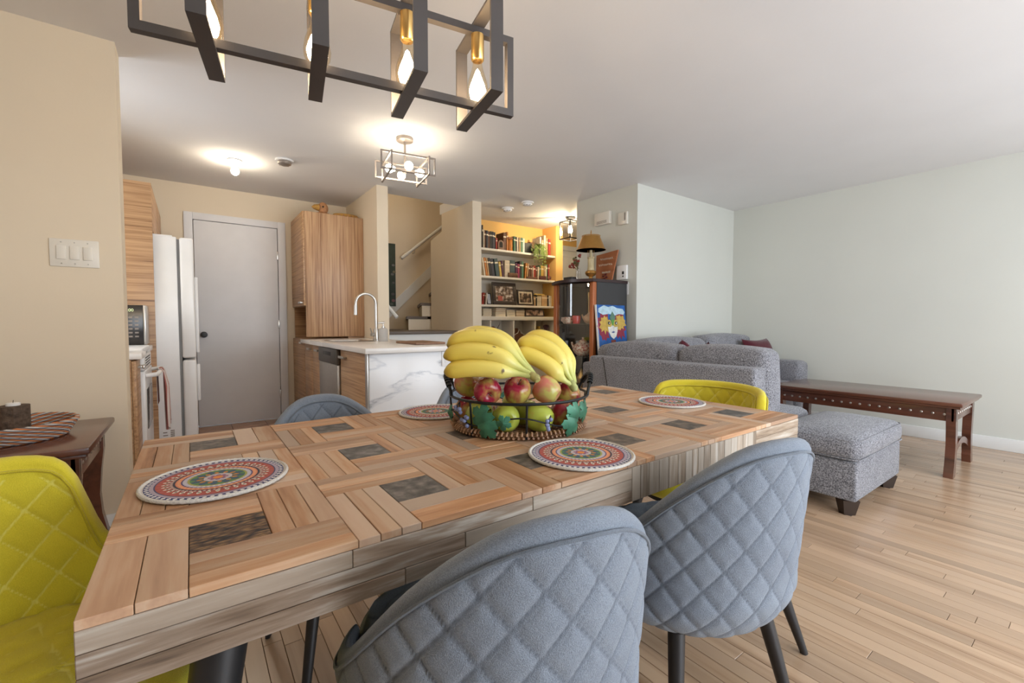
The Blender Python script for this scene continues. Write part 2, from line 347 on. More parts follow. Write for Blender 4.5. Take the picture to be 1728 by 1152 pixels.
# ------------------------------------------------------------------ kitchen door (flush slab in a flat casing)
d = struct('door_1', MB().rbox(.043, .787, YK-.015, YK+.025, .008, 2.09, .003), 'doorg')
MB().lathe([(0, 0), (.030, 0), (.030, .006), (.012, .008), (.012, .03), (.026, .036), (.030, .05), (.024, .062), (0, .066)], n=20).build('tmp', 'black')
kn = bpy.data.objects['tmp']; kn.name = 'door_knob'; kn.parent = d; kn.location = Vector((.105, YK-.015, .945))-d.location; kn.rotation_euler = (R(90), 0, 0)
for z in (.28, 1.05, 1.80): MB().rbox(.778, .796, YK-.021, YK-.014, z-.045, z+.045, .002).build('hinge', 'steel', d)
struct('trim_1', MB().rbox(-.035, .038, YK-.020, YK+.03, 0, 2.165, .003).rbox(.792, .868, YK-.020, YK+.03, 0, 2.165, .003).rbox(.038, .792, YK-.020, YK+.03, 2.095, 2.165, .003), 'doorg')
# hall door with a recessed panel, beyond the bookcase
d = struct('door_2', MB().rbox(4.45, 5.25, 5.262, 5.30, .01, 2.22, .004), 'doorg')
MB().box(4.56, 5.14, 5.256, 5.2615, 1.25, 2.12).build('door_panel', 'doorg', d)
MB().rbox(4.54, 5.16, 5.250, 5.262, 2.12, 2.15, .003).rbox(4.54, 4.56, 5.250, 5.262, 1.2, 2.15, .003).rbox(5.14, 5.16, 5.250, 5.262, 1.2, 2.15, .003).build('panel_moulding', 'doorg', d)
struct('trim_2', MB().rbox(4.375, 4.445, 5.255, 5.30, 0, 2.30, .003).rbox(4.445, 5.32, 5.255, 5.30, 2.225, 2.30, .003), 'doorg')
# ------------------------------------------------------------------ stairs behind the kitchen
M['grey_wood'] = wood('grey_brown_tread_wood', [(0.4, (0.075, 0.055, 0.042)), (0.8, (0.15, 0.115, 0.09))], 'X', 14, .08, .5)
st = struct('stair_flight', MB().box(1.645, 2.6, 4.66, 6.35, 0, .935).box(2.60, 2.715, 5.411, 6.35, 0, .935), 'trimw', smooth=0)
MB().rbox(1.646, 2.598, 4.63, 6.349, .935, .972, .010).build('tread', 'grey_wood', st)
for i in range(6):                          # winder treads, fanning out from the landing
    x0, z1 = 2.30+.19*i, .935+.18*(i+1)
    if x0+.40 < 4.25:
        MB().prism([(x0, 5.46, z1-.18+.037), (4.299, 5.46, z1-.18+.037), (4.299, 6.349, z1-.18+.037), (x0+.36, 6.349, z1-.18+.037)], (0, 0, .142)).build('riser', 'cream', st, smooth=0)
        MB().prism([(x0-.03, 5.44, z1), (x0+.26, 5.44, z1), (x0+.66, 6.349, z1), (x0+.33, 6.349, z1)], (0, 0, .036)).build('tread', 'grey_wood', st, smooth=0)
MB().prism([(1.9, 6.335, .975), (2.2, 6.335, .975), (3.6, 6.335, 2.30), (3.6, 6.335, 2.48), (2.1, 6.335, 1.06), (1.9, 6.335, 1.06)], (0, .014, 0)).build('stair_skirt', 'trimw', st, smooth=0)
m = thing('handrail', 'pale handrail on brackets rising along the stairwell wall', 'handrail', (2.9, 6.28, 2.0))
MB().tube([(2.54, 6.27, 2.02), (3.60, 6.27, 2.88)], .024, 10).build('rail', 'trimw', m)
for x in (2.75, 3.40): MB().tube([(x, 6.27, 2.02+(x-2.54)*.811-.01), (x, 6.28, 2.02+(x-2.54)*.811-.07), (x, 6.349, 2.02+(x-2.54)*.811-.07)], .008, 6).build('bracket', 'steel', m)
MB().tube([(1.885, 4.80, 1.125), (1.67, 5.05, 1.50), (1.66, 5.30, 1.86)], .022, 10).build('lower_handrail', 'trimw', label='short white handrail end beside the stair landing', cat='handrail')
sl_ = thing('added_stair_lamp', 'added unseen round lamp on the upper stairwell ceiling', 'lamp', (2.15, 5.5, 3.6))  # assumed lamp out of view, added to light the dark stairs
MB().lathe([(0, 0), (.13, 0), (.13, -.02), (0, -.02)], (2.15, 5.5, 3.5995), 28).build('base', 'white', sl_)
MB().lathe([(.12, 0), (.115, -.04), (.07, -.07), (0, -.08)], (2.15, 5.5, 3.579), 28).build('shade', emit('added_lamp_glow', (1.0, .82, .58), 14*BULB), sl_)
# ================================================================== DINING TABLE
TX0, TX1, TY0, TY1, TZ = -.109, 1.685, .640, 1.535, .745
M['plank'] = wood('reclaimed_teak', [(0.40, (0.16, 0.066, 0.027)), (0.54, (0.36, 0.165, 0.070)), (0.70, (0.47, 0.250, 0.125)), (0.86, (0.54, 0.35, 0.215))], 'X', 22, .08, .5, 'object', .22, .15, tint=(.47, .35, .26), fine=5)
M['slab_side'] = wood('weathered_whitewashed_teak', [(0.42, (0.12, 0.080, 0.052)), (0.58, (0.255, 0.185, 0.125)), (0.74, (0.36, 0.285, 0.215)), (0.90, (0.52, 0.47, 0.41))], 'X', 30, .09, .75, 'object', .25, .5, fine=5, tint=(.42, .36, .295))
M['slab_brown_dim'] = wood('weathered_brown_teak_dimmed', [(0.42, (0.075, 0.048, 0.030)), (0.58, (0.18, 0.120, 0.077)), (0.74, (0.27, 0.20, 0.145)), (0.90, (0.46, 0.41, 0.35))], 'X', 30, .09, .75, 'object', .25, .5, fine=5, tint=(.30, .245, .19))  # browner boards, with the dimness of the left end also in the colour
m_, t_, b_ = nt('slate_inlay')
tc = N(t_, 'ShaderNodeTexCoord'); oi = N(t_, 'ShaderNodeObjectInfo')
ml = N(t_, 'ShaderNodeMath', operation='MULTIPLY'); ml.inputs[1].default_value = 23; t_.links.new(oi.outputs['Random'], ml.inputs[0])
ad = N(t_, 'ShaderNodeVectorMath', operation='ADD'); t_.links.new(tc.outputs['Object'], ad.inputs[0]); t_.links.new(ml.outputs[0], ad.inputs[1])
n1 = N(t_, 'ShaderNodeTexNoise'); n1.inputs['Scale'].default_value = 40; n1.inputs['Detail'].default_value = 8; t_.links.new(ad.outputs[0], n1.inputs['Vector'])
n2 = N(t_, 'ShaderNodeTexNoise'); n2.inputs['Scale'].default_value = 9; t_.links.new(ad.outputs[0], n2.inputs['Vector'])
ca = ramp(t_, n1.outputs[0], [(0.35, (0.045, 0.035, 0.028)), (0.55, (0.115, 0.088, 0.066)), (0.75, (0.25, 0.19, 0.14))])
hs = N(t_, 'ShaderNodeHueSaturation'); mr = N(t_, 'ShaderNodeMapRange'); mr.inputs[3].default_value = .25; mr.inputs[4].default_value = 1.25
t_.links.new(oi.outputs['Random'], mr.inputs[0]); t_.links.new(mr.outputs[0], hs.inputs['Saturation']); t_.links.new(ca, hs.inputs['Color']); t_.links.new(hs.outputs[0], b_.inputs['Base Color'])
b_.inputs['Roughness'].default_value = .55; bump(t_, b_, n1.outputs[0], .5, .004); M['slate'] = m_
m_, t_, b_ = nt('bark_inlay')
tc = N(t_, 'ShaderNodeTexCoord'); mp = N(t_, 'ShaderNodeMapping'); mp.inputs['Rotation'].default_value = (0, 0, .7); mp.inputs['Scale'].default_value = (170, 60, 60); t_.links.new(tc.outputs['Object'], mp.inputs[0])
v = N(t_, 'ShaderNodeTexVoronoi'); v.inputs['Scale'].default_value = 1; t_.links.new(mp.outputs[0], v.inputs['Vector'])
t_.links.new(ramp(t_, v.outputs['Distance'], [(0.1, (0.30, 0.18, 0.085)), (0.5, (0.13, 0.075, 0.045)), (0.8, (0.03, 0.025, 0.025))]), b_.inputs['Base Color'])
b_.inputs['Roughness'].default_value = .8; bump(t_, b_, v.outputs['Distance'], .8, .006); M['bark_tile'] = m_
tb = thing('dining_table', 'long dining table of patchwork reclaimed wood with dark stone inlays', 'table', ((TX0+TX1)/2, (TY0+TY1)/2, 0))
MB().box(TX0+.012, TX1-.012, TY0+.012, TY1-.012, TZ-.088, TZ-.0115).build('tabletop_core', 'darkgap', tb, smooth=0)
cx, cy = (TX1-TX0)/6, (TY1-TY0)/3
tl = .101
def plank_mesh(L, Wd, hh=.012, nm='plank'):
    g = .0005
    return MB().rbox(-L/2+g, L/2-g, -Wd/2+g, Wd/2-g, -hh, 0, .0009, 1).mesh(nm, 0)
rp = random.Random(11)
def put(me, mat, name, x, y, z, rz, parent, rx=0):
    if not me.materials: me.materials.append(M[mat])
    o = bpy.data.objects.new(name, me); COL.objects.link(o); o.parent = parent
    o.location = Vector((x, y, z))-parent_off(parent); o.rotation_euler = (rx, 0, rz); return o
wx, wy = (cx-tl)/2, (cy-tl)/2
me_h3 = plank_mesh(cx-wx, wy/3); me_v3 = plank_mesh(cy-wy, wx/3); me_h2 = plank_mesh(cx-wx, wy/2); me_v2 = plank_mesh(cy-wy, wx/2)
me_tile = plank_mesh(tl, tl, nm='stone_tile'); me_bark = plank_mesh(tl, tl, nm='bark_tile')
for i in range(6):
    for j in range(3):
        x0, y0 = TX0+cx*i, TY0+cy*j; x1, y1 = x0+cx, y0+cy
        dz = lambda: TZ-rp.random()*.0009
        bark = (i, j) in ((0, 0), (2, 2))
        put(me_bark if bark else me_tile, 'bark_tile' if bark else 'slate', 'inlay_tile', (x0+x1)/2, (y0+y1)/2, TZ-.0006, rp.choice((0, math.pi/2)), tb)
        for (kind, ax, ay, hor) in (('L', x0, y0, 0), ('T', x0, y1-wy, 1), ('R', x1-wx, y0+wy, 0), ('B', x0+wx, y0, 1)):
            n = 3 if rp.random() < .75 else 2
            for k in range(n):
                if hor: put(me_h3 if n == 3 else me_h2, 'plank', 'plank', ax+(cx-wx)/2, ay+wy*(k+.5)/n, dz(), rp.choice((0, math.pi)), tb)
                else: put(me_v3 if n == 3 else me_v2, 'plank', 'plank', ax+wx*(k+.5)/n, ay+(cy-wy)/2, dz(), rp.choice((1, -1))*math.pi/2, tb)
# thick edges: long boards in three rows, then upright staves, as on the photographed long side
zt = TZ-.0125; zb = TZ-.092; AH = zt-zb
def edge_board(p0, p1, z0, z1, nrm, mt='slab_side'):
    p0 = Vector(p0); p1 = Vector(p1); L = (p1-p0).length; hh = z1-z0
    me = MB().rbox(-L/2+.0004, L/2-.0004, -.006, .006, -hh/2+.0004, hh/2-.0004, .001, 1).mesh('edge_board', 0); me.materials.append(M[mt])
    o = bpy.data.objects.new('edge_board', me); COL.objects.link(o); o.parent = tb
    c = (p0+p1)/2; o.location = Vector((c.x, c.y, (z0+z1)/2))-parent_off(tb)+Vector(nrm)*rp.random()*.0012; o.rotation_euler = (0, 0, math.atan2(p1.y-p0.y, p1.x-p0.x))
def stave(x, y, w, nrm, rz):
    me = MB().rbox(-AH/2+.0004, AH/2-.0004, -w/2+.0004, w/2-.0004, -.006, .006, .001, 1).mesh('edge_stave', 0); me.materials.append(M['slab_side'])
    o = bpy.data.objects.new('edge_stave', me); COL.objects.link(o); o.parent = tb
    o.location = Vector((x, y, (zt+zb)/2))-parent_off(tb)+Vector(nrm)*rp.random()*.0012
    o.rotation_euler = Matrix(((0, math.cos(rz), math.sin(rz)*-1), (0, math.sin(rz), math.cos(rz)), (1, 0, 0))).to_euler()
def rows(p0, p1, nrm, mt='slab_side'):
    d = Vector(p1)-Vector(p0)
    for k in range(3):
        z1 = zt-(zt-zb)*k/3; z0 = zt-(zt-zb)*(k+1)/3; s0 = 0
        while s0 < .999:
            s1 = min(1, s0+rp.uniform(.25, .6)/max(.3, d.length)); s1 = 1 if s1 > .88 else s1
            edge_board(Vector(p0)+d*s0, Vector(p0)+d*s1, z0, z1, nrm, mt); s0 = s1
yf = TY0+.006
rows((TX0, yf, 0), (TX0+cx*3.05, yf, 0), (0, -1, 0), 'slab_brown_dim')
xs_ = TX0+cx*3.05; xe = TX0+cx*5.0
while xs_ < xe-.005:
    w = min(rp.uniform(.022, .040), xe-xs_); stave(xs_+w/2, yf, w, (0, -1, 0), 0); xs_ += w
rows((TX0+cx*5.0, yf, 0), (TX1, yf, 0), (0, -1, 0))
rows((TX1-.006, TY0+.012, 0), (TX1-.006, TY1-.012, 0), (1, 0, 0)); rows((TX0+.006, TY0+.012, 0), (TX0+.006, TY1-.012, 0), (-1, 0, 0))
rows((TX0, TY1-.006, 0), (TX1, TY1-.006, 0), (0, 1, 0))
for x in (.02, 1.555):
    for y in (.70, 1.475):
        sx, sy = (1 if x > .5 else -1), (1 if y > 1 else -1); xt = 1.45 if sx > 0 else .025
        MB().tube([(xt, y, TZ-.0985), (xt+sx*.055, y+sy*.055, .30), (xt+sx*.12, y+sy*.14, 0)], [.033, .023, .011], 20).build('table_leg', 'black', tb)
    MB().rbox((.025 if x < .5 else 1.45)-.06, (.025 if x < .5 else 1.45)+.06, .67, 1.505, TZ-.098, TZ-.0885, .003).build('mounting_plate', 'black', tb)
# ------------------------------------------------------------------ round mandala placemats
def math_n(t, op, a, b=None):
    n = N(t, 'ShaderNodeMath', operation=op)
    for i, q in enumerate((a, b)):
        if q is None: continue
        if isinstance(q, (int, float)): n.inputs[i].default_value = q
        else: t.links.new(q, n.inputs[i])
    return n.outputs[0]
m_, t_, b_ = nt('mandala_print')
tc = N(t_, 'ShaderNodeTexCoord'); sp = N(t_, 'ShaderNodeSeparateXYZ'); t_.links.new(tc.outputs['Object'], sp.inputs[0])
rad = math_n(t_, 'DIVIDE', math_n(t_, 'SQRT', math_n(t_, 'ADD', math_n(t_, 'MULTIPLY', sp.outputs[0], sp.outputs[0]), math_n(t_, 'MULTIPLY', sp.outputs[1], sp.outputs[1]))), .125)
ang = math_n(t_, 'ARCTAN2', sp.outputs[1], sp.outputs[0])
base = ramp(t_, rad, [(0, (.75, .25, .05)), (.07, (.28, .12, .20)), (.14, (.55, .50, .48)), (.19, (.06, .12, .12)), (.30, (.10, .22, .09)), (.37, (.38, .36, .10)), (.40, (.42, .38, .45)), (.46, (.10, .08, .18)), (.48, (.68, .24, .12)), (.55, (.05, .04, .06)), (.58, (.30, .08, .07)), (.66, (.40, .09, .06)), (.79, (.08, .07, .14)), (.81, (.40, .33, .40)), (.86, (.04, .05, .14)), (.93, (.60, .55, .50))], 'CONSTANT')
def dots(rc, rw, cnt, thr, colr, prev, ph=0.0):
    a = math_n(t_, 'COSINE', math_n(t_, 'ADD', math_n(t_, 'MULTIPLY', ang, float(cnt)), ph))
    rr = math_n(t_, 'ABSOLUTE', math_n(t_, 'SUBTRACT', rad, rc)); q = math_n(t_, 'SUBTRACT', 1.0, math_n(t_, 'DIVIDE', rr, rw))
    f = math_n(t_, 'GREATER_THAN', math_n(t_, 'ADD', a, math_n(t_, 'MULTIPLY', q, 1.2)), thr)
    f = math_n(t_, 'MULTIPLY', f, math_n(t_, 'GREATER_THAN', q, 0.0))
    mix = N(t_, 'ShaderNodeMix', data_type='RGBA'); t_.links.new(f, mix.inputs[0]); t_.links.new(prev, mix.inputs[6]); mix.inputs[7].default_value = c4(colr); return mix.outputs[2]
col = dots(.67, .055, 36, 1.0, (.72, .68, .58), base)
col = dots(.67, .025, 36, 1.4, (.12, .10, .06), col)
col = dots(.755, .03, 36, .9, (.45, .10, .10), col, 3.14)
col = dots(.895, .03, 60, .7, (.70, .68, .66), col)
col = dots(.51, .03, 44, 1.2, (.80, .45, .25), col)
col = dots(.43, .03, 40, .8, (.60, .58, .62), col)
col = dots(.31, .06, 12, .9, (.06, .10, .16), col)
col = dots(.24, .05, 12, 1.0, (.55, .22, .05), col, 3.14)
col = dots(.15, .05, 8, .9, (.50, .42, .45), col)
col = dots(.60, .02, 60, .7, (.55, .48, .40), col)
t_.links.new(col, b_.inputs['Base Color']); b_.inputs['Roughness'].default_value = .85
nz = N(t_, 'ShaderNodeTexNoise'); nz.inputs['Scale'].default_value = 900; t_.links.new(tc.outputs['Object'], nz.inputs['Vector']); bump(t_, b_, nz.outputs[0], .3, .002)
M['mandala'] = m_
M['cord'] = plain('woven_cotton_edge', (0.66, 0.63, 0.58), .9, var=.15, sc=300, bmp=.6, bsc=500)
def placemat(x, y, rz, label):
    o = thing('placemat', label, 'placemat', (x, y, TZ+.0006), 'round mandala placemats on the dining table')
    MB().lathe([(0, 0), (.120, 0), (.1215, .002), (.120, .0052), (0, .0056)], (x, y, TZ+.0006), 64).build('printed_disc', 'mandala', o)
    m = MB(); n = 110
    m.tube([(x+.1225*math.cos(2*math.pi*k/n), y+.1225*math.sin(2*math.pi*k/n), TZ+.0046) for k in range(n)], [.0040 if k % 2 else .0033 for k in range(n)], 8, True)
    m.build('braided_edge', 'cord', o); o.rotation_euler = (0, 0, rz); return o
placemat(.037, 1.056, .3, 'round mandala placemat lying alone at the left end of the table')
placemat(.748, .748, 1.1, 'round mandala placemat in front of the fruit basket, over a stone tile')
placemat(1.535, 1.035, 2.0, 'round mandala placemat near the yellow chair at the right end')
placemat(.690, 1.408, .8, 'round mandala placemat half hidden behind the left of the fruit basket')
# ================================================================== TUB CHAIRS
CTOP = .805
def quilt(s, t, p=.080, k=1.15):
    a = s/p+t/(p*k)+.5; b = s/p-t/(p*k)+.5
    return min(abs(a-round(a)), abs(b-round(b)))
def lerp(tab, x):
    for (a, p), (b, q) in zip(tab, tab[1:]):
        if x <= b: w = (x-a)/(b-a); return p+(q-p)*w
    return tab[-1][1]
RIM_G = [(0, .826), (6, .8255), (12, .822), (18, .815), (24, .803), (30, .786), (36, .766), (42, .743), (48, .717), (54, .688), (60, .657), (66, .627), (72, .599), (80, .566), (90, .536), (104, .510), (120, .49)]
RIM_Y = [(0, .800), (20, .800), (40, .799), (54, .797), (60, .793), (65, .785), (68.5, .770), (71.5, .742), (74, .700), (76.5, .658), (80, .618), (86, .586), (95, .555), (105, .527), (120, .495)]
def make_chair(fab, pip, legm, rimtab):
    root = thing('tub_chair', 'x', 'chair')
    FM = R(118)
    def rim(ph): return lerp(rimtab, abs(math.degrees(ph)))
    def plan(ph, f, z, off):
        rx, ry = .258*f+off, .258*f+off
        lean = -.10*max(0, z-.50)*max(0, math.cos(ph))
        return Vector((rx*math.sin(ph), -ry*math.cos(ph)+lean, z))
    def prof(v):                                  # bulge of the bowl from under the seat (v=0) to the rim (v=1)
        return .78+.22*math.sin(min(1, v/.30)*math.pi/2)+.03*max(0, v-.30)
    NA, NV, NR, TH = 281, 58, 7, .032
    mb = MB(); q = []
    nl = NV*2+NR
    vs = []
    for i in range(NA):
        a = i/(NA-1)*2-1; ph = a*FM; zt = rim(ph); zb = .372
        side = 1-.55*sm(R(85), R(118), abs(ph))
        for j in range(nl):
            if j < NV:                            # outside, bottom to rim
                v = j/(NV-1); z = zb+(zt-.016-zb)*(v**1.15 if v < 1 else 1); f = prof(v); off = 0
                s = ph*.27; d = quilt(s, z)
                fade = sm(0, .05, zt-z)*sm(.40, .45, z)*sm(0, .06, (FM-abs(ph))*.26)
                edge = sm(.022, .034, zt-z)
                h = .0055*(1-math.exp(-d/.10))*edge; off = h
                q.append(d if zt-z > .028 else .4)
            elif j < NV+NR:                       # rounded rim
                w = (j-NV+.5)/NR*math.pi; v = 1; f = prof(1); z = zt-.016+.016*math.sin(w); off = -TH/2*side*(1-math.cos(w)); q.append(.4)
            else:                                 # inside, rim to seat
                v = 1-(j-NV-NR)/(NV-1); zb2 = .42; z = zb2+(zt-.016-zb2)*v; f = prof(.25+.75*v)
                d = quilt(ph*.25, z); edge = sm(.022, .034, zt-z)
                off = -TH*side+(-.0055*(1-math.exp(-d/.10)))*edge; q.append(d if zt-z > .036 else .4)
            vs.append(plan(ph, f, z, off))
    fs = []
    for i in range(NA-1):
        for j in range(nl-1): fs.append((i*nl+j, (i+1)*nl+j, (i+1)*nl+j+1, i*nl+j+1))
        fs.append((i*nl+nl-1, (i+1)*nl+nl-1, (i+1)*nl, i*nl))
    fs.append(tuple(range(nl-1, -1, -1))); fs.append(tuple((NA-1)*nl+j for j in range(nl)))
    mb.add(vs, fs); mb.q = q
    mb.build('backrest', fab, root, smooth=60)
    pts = []; pti = []
    for i in range(81):
        ph = (i/80*2-1)*FM; zt = rim(ph)
        pts.append(plan(ph, prof(1), zt-.026, .0045)); pti.append(plan(ph, prof(.97), zt-.026, -TH*(1-.55*sm(R(85), R(118), abs(ph)))-.004))
    MB().tube(pts, .0028, 6).tube(pti, .0028, 6).build('piping', pip, root)
    # seat cushion, quilted on top
    sb = MB(); nr, na = 40, 72; vs = []; qq = []; fs = []
    def se(a):                                   # rounded-square plan, straighter at the front
        c, s_ = math.cos(a), math.sin(a); return (abs(c)**3.0+abs(s_)**3.0)**(-1/3.0)
    prf = [(0, .405), (.80, .405), (.96, .415), (1.0, .435), (.985, .462), (.95, .474)]
    for k in range(18): prf.append((.93*(1-k/17), .478+.010*sm(0, 1, k/17)))
    for (rf, z) in prf:
        for i in range(na):
            a = 2*math.pi*i/na; rr = .232*se(a)*rf; x, y = rr*math.cos(a), rr*math.sin(a)*1.03+.03
            d = quilt(x, y, .095, 1.0) if z > .476 else .4
            h = .007*(1-math.exp(-d/.12)) if z > .476 else 0
            vs.append((x, y, z+h)); qq.append(d)
    for k in range(len(prf)-1):
        for i in range(na): fs.append((k*na+i, k*na+(i+1) % na, (k+1)*na+(i+1) % na, (k+1)*na+i))
    sb.add(vs, fs); sb.q = qq; sb.build('seat', fab, root, smooth=60)
    MB().lathe([(0, .366), (.19, .366), (.203, .374), (.203, .404), (0, .404)], n=32).build('seat_plate', legm, root)
    for sx in (-1, 1):
        for sy in (-1, 1):
            MB().tube([(sx*.135, sy*.135, .368), (sx*.157, sy*.160, .25), (sx*.200, sy*.208, .012), (sx*.202, sy*.210, 0)], [.019, .0165, .0105, .008], 14).build('leg', legm, root)
    return root
def place(root, x, y, rz, label, group):
    root.location = (x, y, 0); root.rotation_euler = (0, 0, R(rz)); root['label'] = label; root['group'] = group; return root
G1, G2 = 'grey tub chairs along the long sides of the table', 'yellow tub chairs at the ends of the table'
cg = make_chair('chair_grey', 'pipe_grey', 'black', RIM_G); cyw = make_chair('chair_yel', 'pipe_yel', 'black', RIM_Y)
place(cg, .435, .665, -12, 'blue-grey quilted tub chair nearest the camera, lower middle of the picture', G1)
place(copy_tree(cg), 1.03, .665, -13, 'blue-grey quilted tub chair at the right front corner of the table', G1)
place(copy_tree(cg), .40, 1.46, 184, 'blue-grey tub chair behind the table in front of the dishwasher', G1)
place(copy_tree(cg), 1.02, 1.50, 180, 'blue-grey tub chair behind the table, almost wholly hidden by the fruit basket', G1)
place(cyw, -.225, 1.03, -115, 'lime yellow quilted tub chair at the left end of the table', G2)
place(copy_tree(cyw), 1.645, 1.02, 90, 'bright yellow quilted tub chair at the far right end of the table', G2)
for o in bpy.data.objects:
    if o.name.startswith('tub_chair') and o.get('label', '').find('behind the table') > 0: o.scale = (1, 1, .965)
# ================================================================== LIVING ROOM
def cushion(mb, x0, x1, y0, y1, z0, z1, r=.05, puff=.03, mat=None, n=14, crown=(0, 0, 1)):
    """soft box: rounded edges, faces swelling outwards"""
    cx_, cy_, cz_ = (x0+x1)/2, (y0+y1)/2, (z0+z1)/2; hx, hy, hz = (x1-x0)/2, (y1-y0)/2, (z1-z0)/2
    bm = bmesh.new(); bmesh.ops.create_cube(bm, size=2); bmesh.ops.subdivide_edges(bm, edges=list(bm.edges), cuts=n, use_grid_fill=True)
    bm.verts.index_update(); vs = []
    for v in bm.verts:
        u = v.co; p = Vector((u.x*hx, u.y*hy, u.z*hz))
        q = Vector((max(-hx+r, min(hx-r, p.x)), max(-hy+r, min(hy-r, p.y)), max(-hz+r, min(hz-r, p.z))))
        d = p-q
        if d.length > 1e-9: p = q+d.normalized()*min(r, d.length if max(abs(d.x), abs(d.y), abs(d.z)) < r-1e-6 else r)
        def k(a): return 1-a*a
        p.x += (1 if u.x > 0 else -1)*puff*abs(u.x)**4*k(u.y)*k(u.z)*.5
        p.y += (1 if u.y > 0 else -1)*puff*abs(u.y)**4*k(u.x)*k(u.z)*.5
        p.z += (1 if u.z > 0 else -1)*puff*abs(u.z)**4*k(u.x)*k(u.y)*(1 if u.z > 0 else .3)
        w = Vector((cx_, cy_, cz_))+p
        vs.append(mat @ w if mat else w)
    mb.add(vs, [[v.index for v in f.verts] for f in bm.faces]); bm.free(); return mb
def piping_loop(pts, r=.004): return MB().tube(pts, r, 6, True)
sf = thing('sectional_sofa', 'large grey tweed sectional sofa in the corner of the living room', 'sofa', (3.5, 2.2, 0))
def part(name, mat, *boxes, r=.02, root=None):
    m = MB()
    for b in boxes: m.rbox(*b, r, 3)
    return m.build(name, mat, root or sf)
part('base', 'grey_fab', (2.665, 3.56, 1.29, 2.74, .07, .30)); part('base', 'grey_fab', (3.561, 5.10, 1.98, 2.74, .07, .30))
bk = part('back_panel', 'grey_fab', (2.64, 2.80, 1.235, 2.56, .06, .795), r=.025)
MB().tube([(2.637, 2.40, .79), (2.637, 2.36, .60), (2.637, 2.30, .35), (2.637, 2.27, .08)], .0025, 6).build('seam', 'darkgap', bk)
part('back_panel', 'grey_fab', (2.80, 5.34, 2.64, 2.80, .06, .72), r=.03)
ar = part('armrest', 'grey_fab', (5.10, 5.34, 1.93, 2.64, .06, .665), r=.06)
for (x0, x1, y0, y1) in ((2.81, 3.60, 1.285, 1.93), (2.81, 3.60, 1.935, 2.62), (3.61, 4.36, 1.95, 2.62), (4.365, 5.095, 1.95, 2.62)):
    cushion(MB(), x0, x1, y0, y1, .295, .455, .05, .03).build('seat_cushion', 'grey_fab', sf)
def lean(px, py, ax, ang): return Matrix.Translation(Vector((px, py, .45))) @ Matrix.Rotation(R(ang), 4, ax) @ Matrix.Translation(-Vector((px, py, .45)))
cushion(MB(), 2.80, 3.02, 1.84, 2.54, .455, .885, .05, .028, lean(2.8, 2, 'Y', -5)).build('back_cushion', 'grey_fab', sf)
cushion(MB(), 2.80, 3.02, 1.235, 1.83, .455, .885, .05, .028, lean(2.8, 1.5, 'Y', -5)).build('back_cushion', 'grey_fab', sf)
cushion(MB(), 2.83, 3.10, 2.46, 2.66, .46, .865, .05, .025).build('corner_cushion', 'grey_fab', sf)
cushion(MB(), 3.20, 4.18, 2.42, 2.64, .455, .905, .05, .03).build('back_cushion', 'grey_fab', sf)
cushion(MB(), 4.19, 5.05, 2.40, 2.64, .455, .925, .05, .03).build('back_cushion', 'grey_fab', sf)
for (x, y) in ((2.72, 1.33), (3.48, 1.36), (2.72, 2.68), (5.24, 2.0), (5.24, 2.7), (4.3, 2.05)):
    MB().rbox(x-.035, x+.035, y-.035, y+.035, 0, .065, .006).build('foot', 'espresso', sf)
# burgundy throw pillows
def pillow(name, c, size, rz, tilt, label, roll=0):
    n = 18; m = MB(); vs = {}; P = []; F = []
    mt = Matrix.Translation(Vector(c)) @ Matrix.Rotation(R(rz), 4, 'Z') @ Matrix.Rotation(R(tilt), 4, 'X') @ Matrix.Rotation(R(roll), 4, 'Y')
    for side in (1, -1):
        for i in range(n+1):
            for j in range(n+1):
                u, v = i/n*2-1, j/n*2-1
                th = ((1-u**4)*(1-v**4))**.55
                pin = 1-.10*(1-u*u)*abs(v)**3; pin2 = 1-.10*(1-v*v)*abs(u)**3
                vs[(side, i, j)] = len(P); P.append(mt @ Vector((u*size*pin2, side*th*.075, v*size*pin)))
    for side in (1, -1):
        for i in range(n):
            for j in range(n): F.append((vs[(side, i, j)], vs[(side, i+1, j)], vs[(side, i+1, j+1)], vs[(side, i, j+1)]))
    m.add(P, F); return m.build(name, 'burg', label=label, cat='pillow', group='burgundy throw pillows on the sofa')
pillow('throw_pillow', (4.875, 2.22, .695), .215, -8, -22, 'large burgundy throw pillow leaning in the sofa corner beside the armrest')
pillow('throw_pillow', (3.125, 1.84, .700), .160, 86, 6, 'burgundy throw pillow whose tip shows above the gap between the sofa back cushions', 38)
pillow('throw_pillow', (3.62, 2.29, .700), .160, 4, -6, 'burgundy throw pillow whose tip shows above the middle of the longer back cushion', 32)
pillow('throw_pillow', (3.20, 2.21, .700), .128, 84, 4, 'burgundy throw pillow nearest the mask painting, showing one corner over the sofa back', 40)
# ottoman
ot = thing('storage_ottoman', 'grey tweed storage ottoman on dark tapered feet beside the dining table', 'ottoman', (3.28, 1.05, 0))
part('ottoman_body', 'grey_fab', (2.885, 3.69, .805, 1.24, .085, .305), r=.015, root=ot)
cushion(MB(), 2.875, 3.70, .795, 1.245, .302, .435, .045, .035).build('cushioned_lid', 'grey_fab', ot)
def rectloop(x0, x1, y0, y1, z, r=.05, n=6):
    P = []
    for (cx_, cy_, a0) in ((x1-r, y1-r, 0), (x0+r, y1-r, 90), (x0+r, y0+r, 180), (x1-r, y0+r, 270)):
        for k in range(n+1): a = R(a0+90*k/n); P.append((cx_+r*math.cos(a), cy_+r*math.sin(a), z))
    return P
piping_loop(rectloop(2.874, 3.701, .794, 1.246, .318)).build('piping', 'grey_fab', ot); piping_loop(rectloop(2.881, 3.694, .801, 1.239, .418)).build('piping', 'grey_fab', ot)
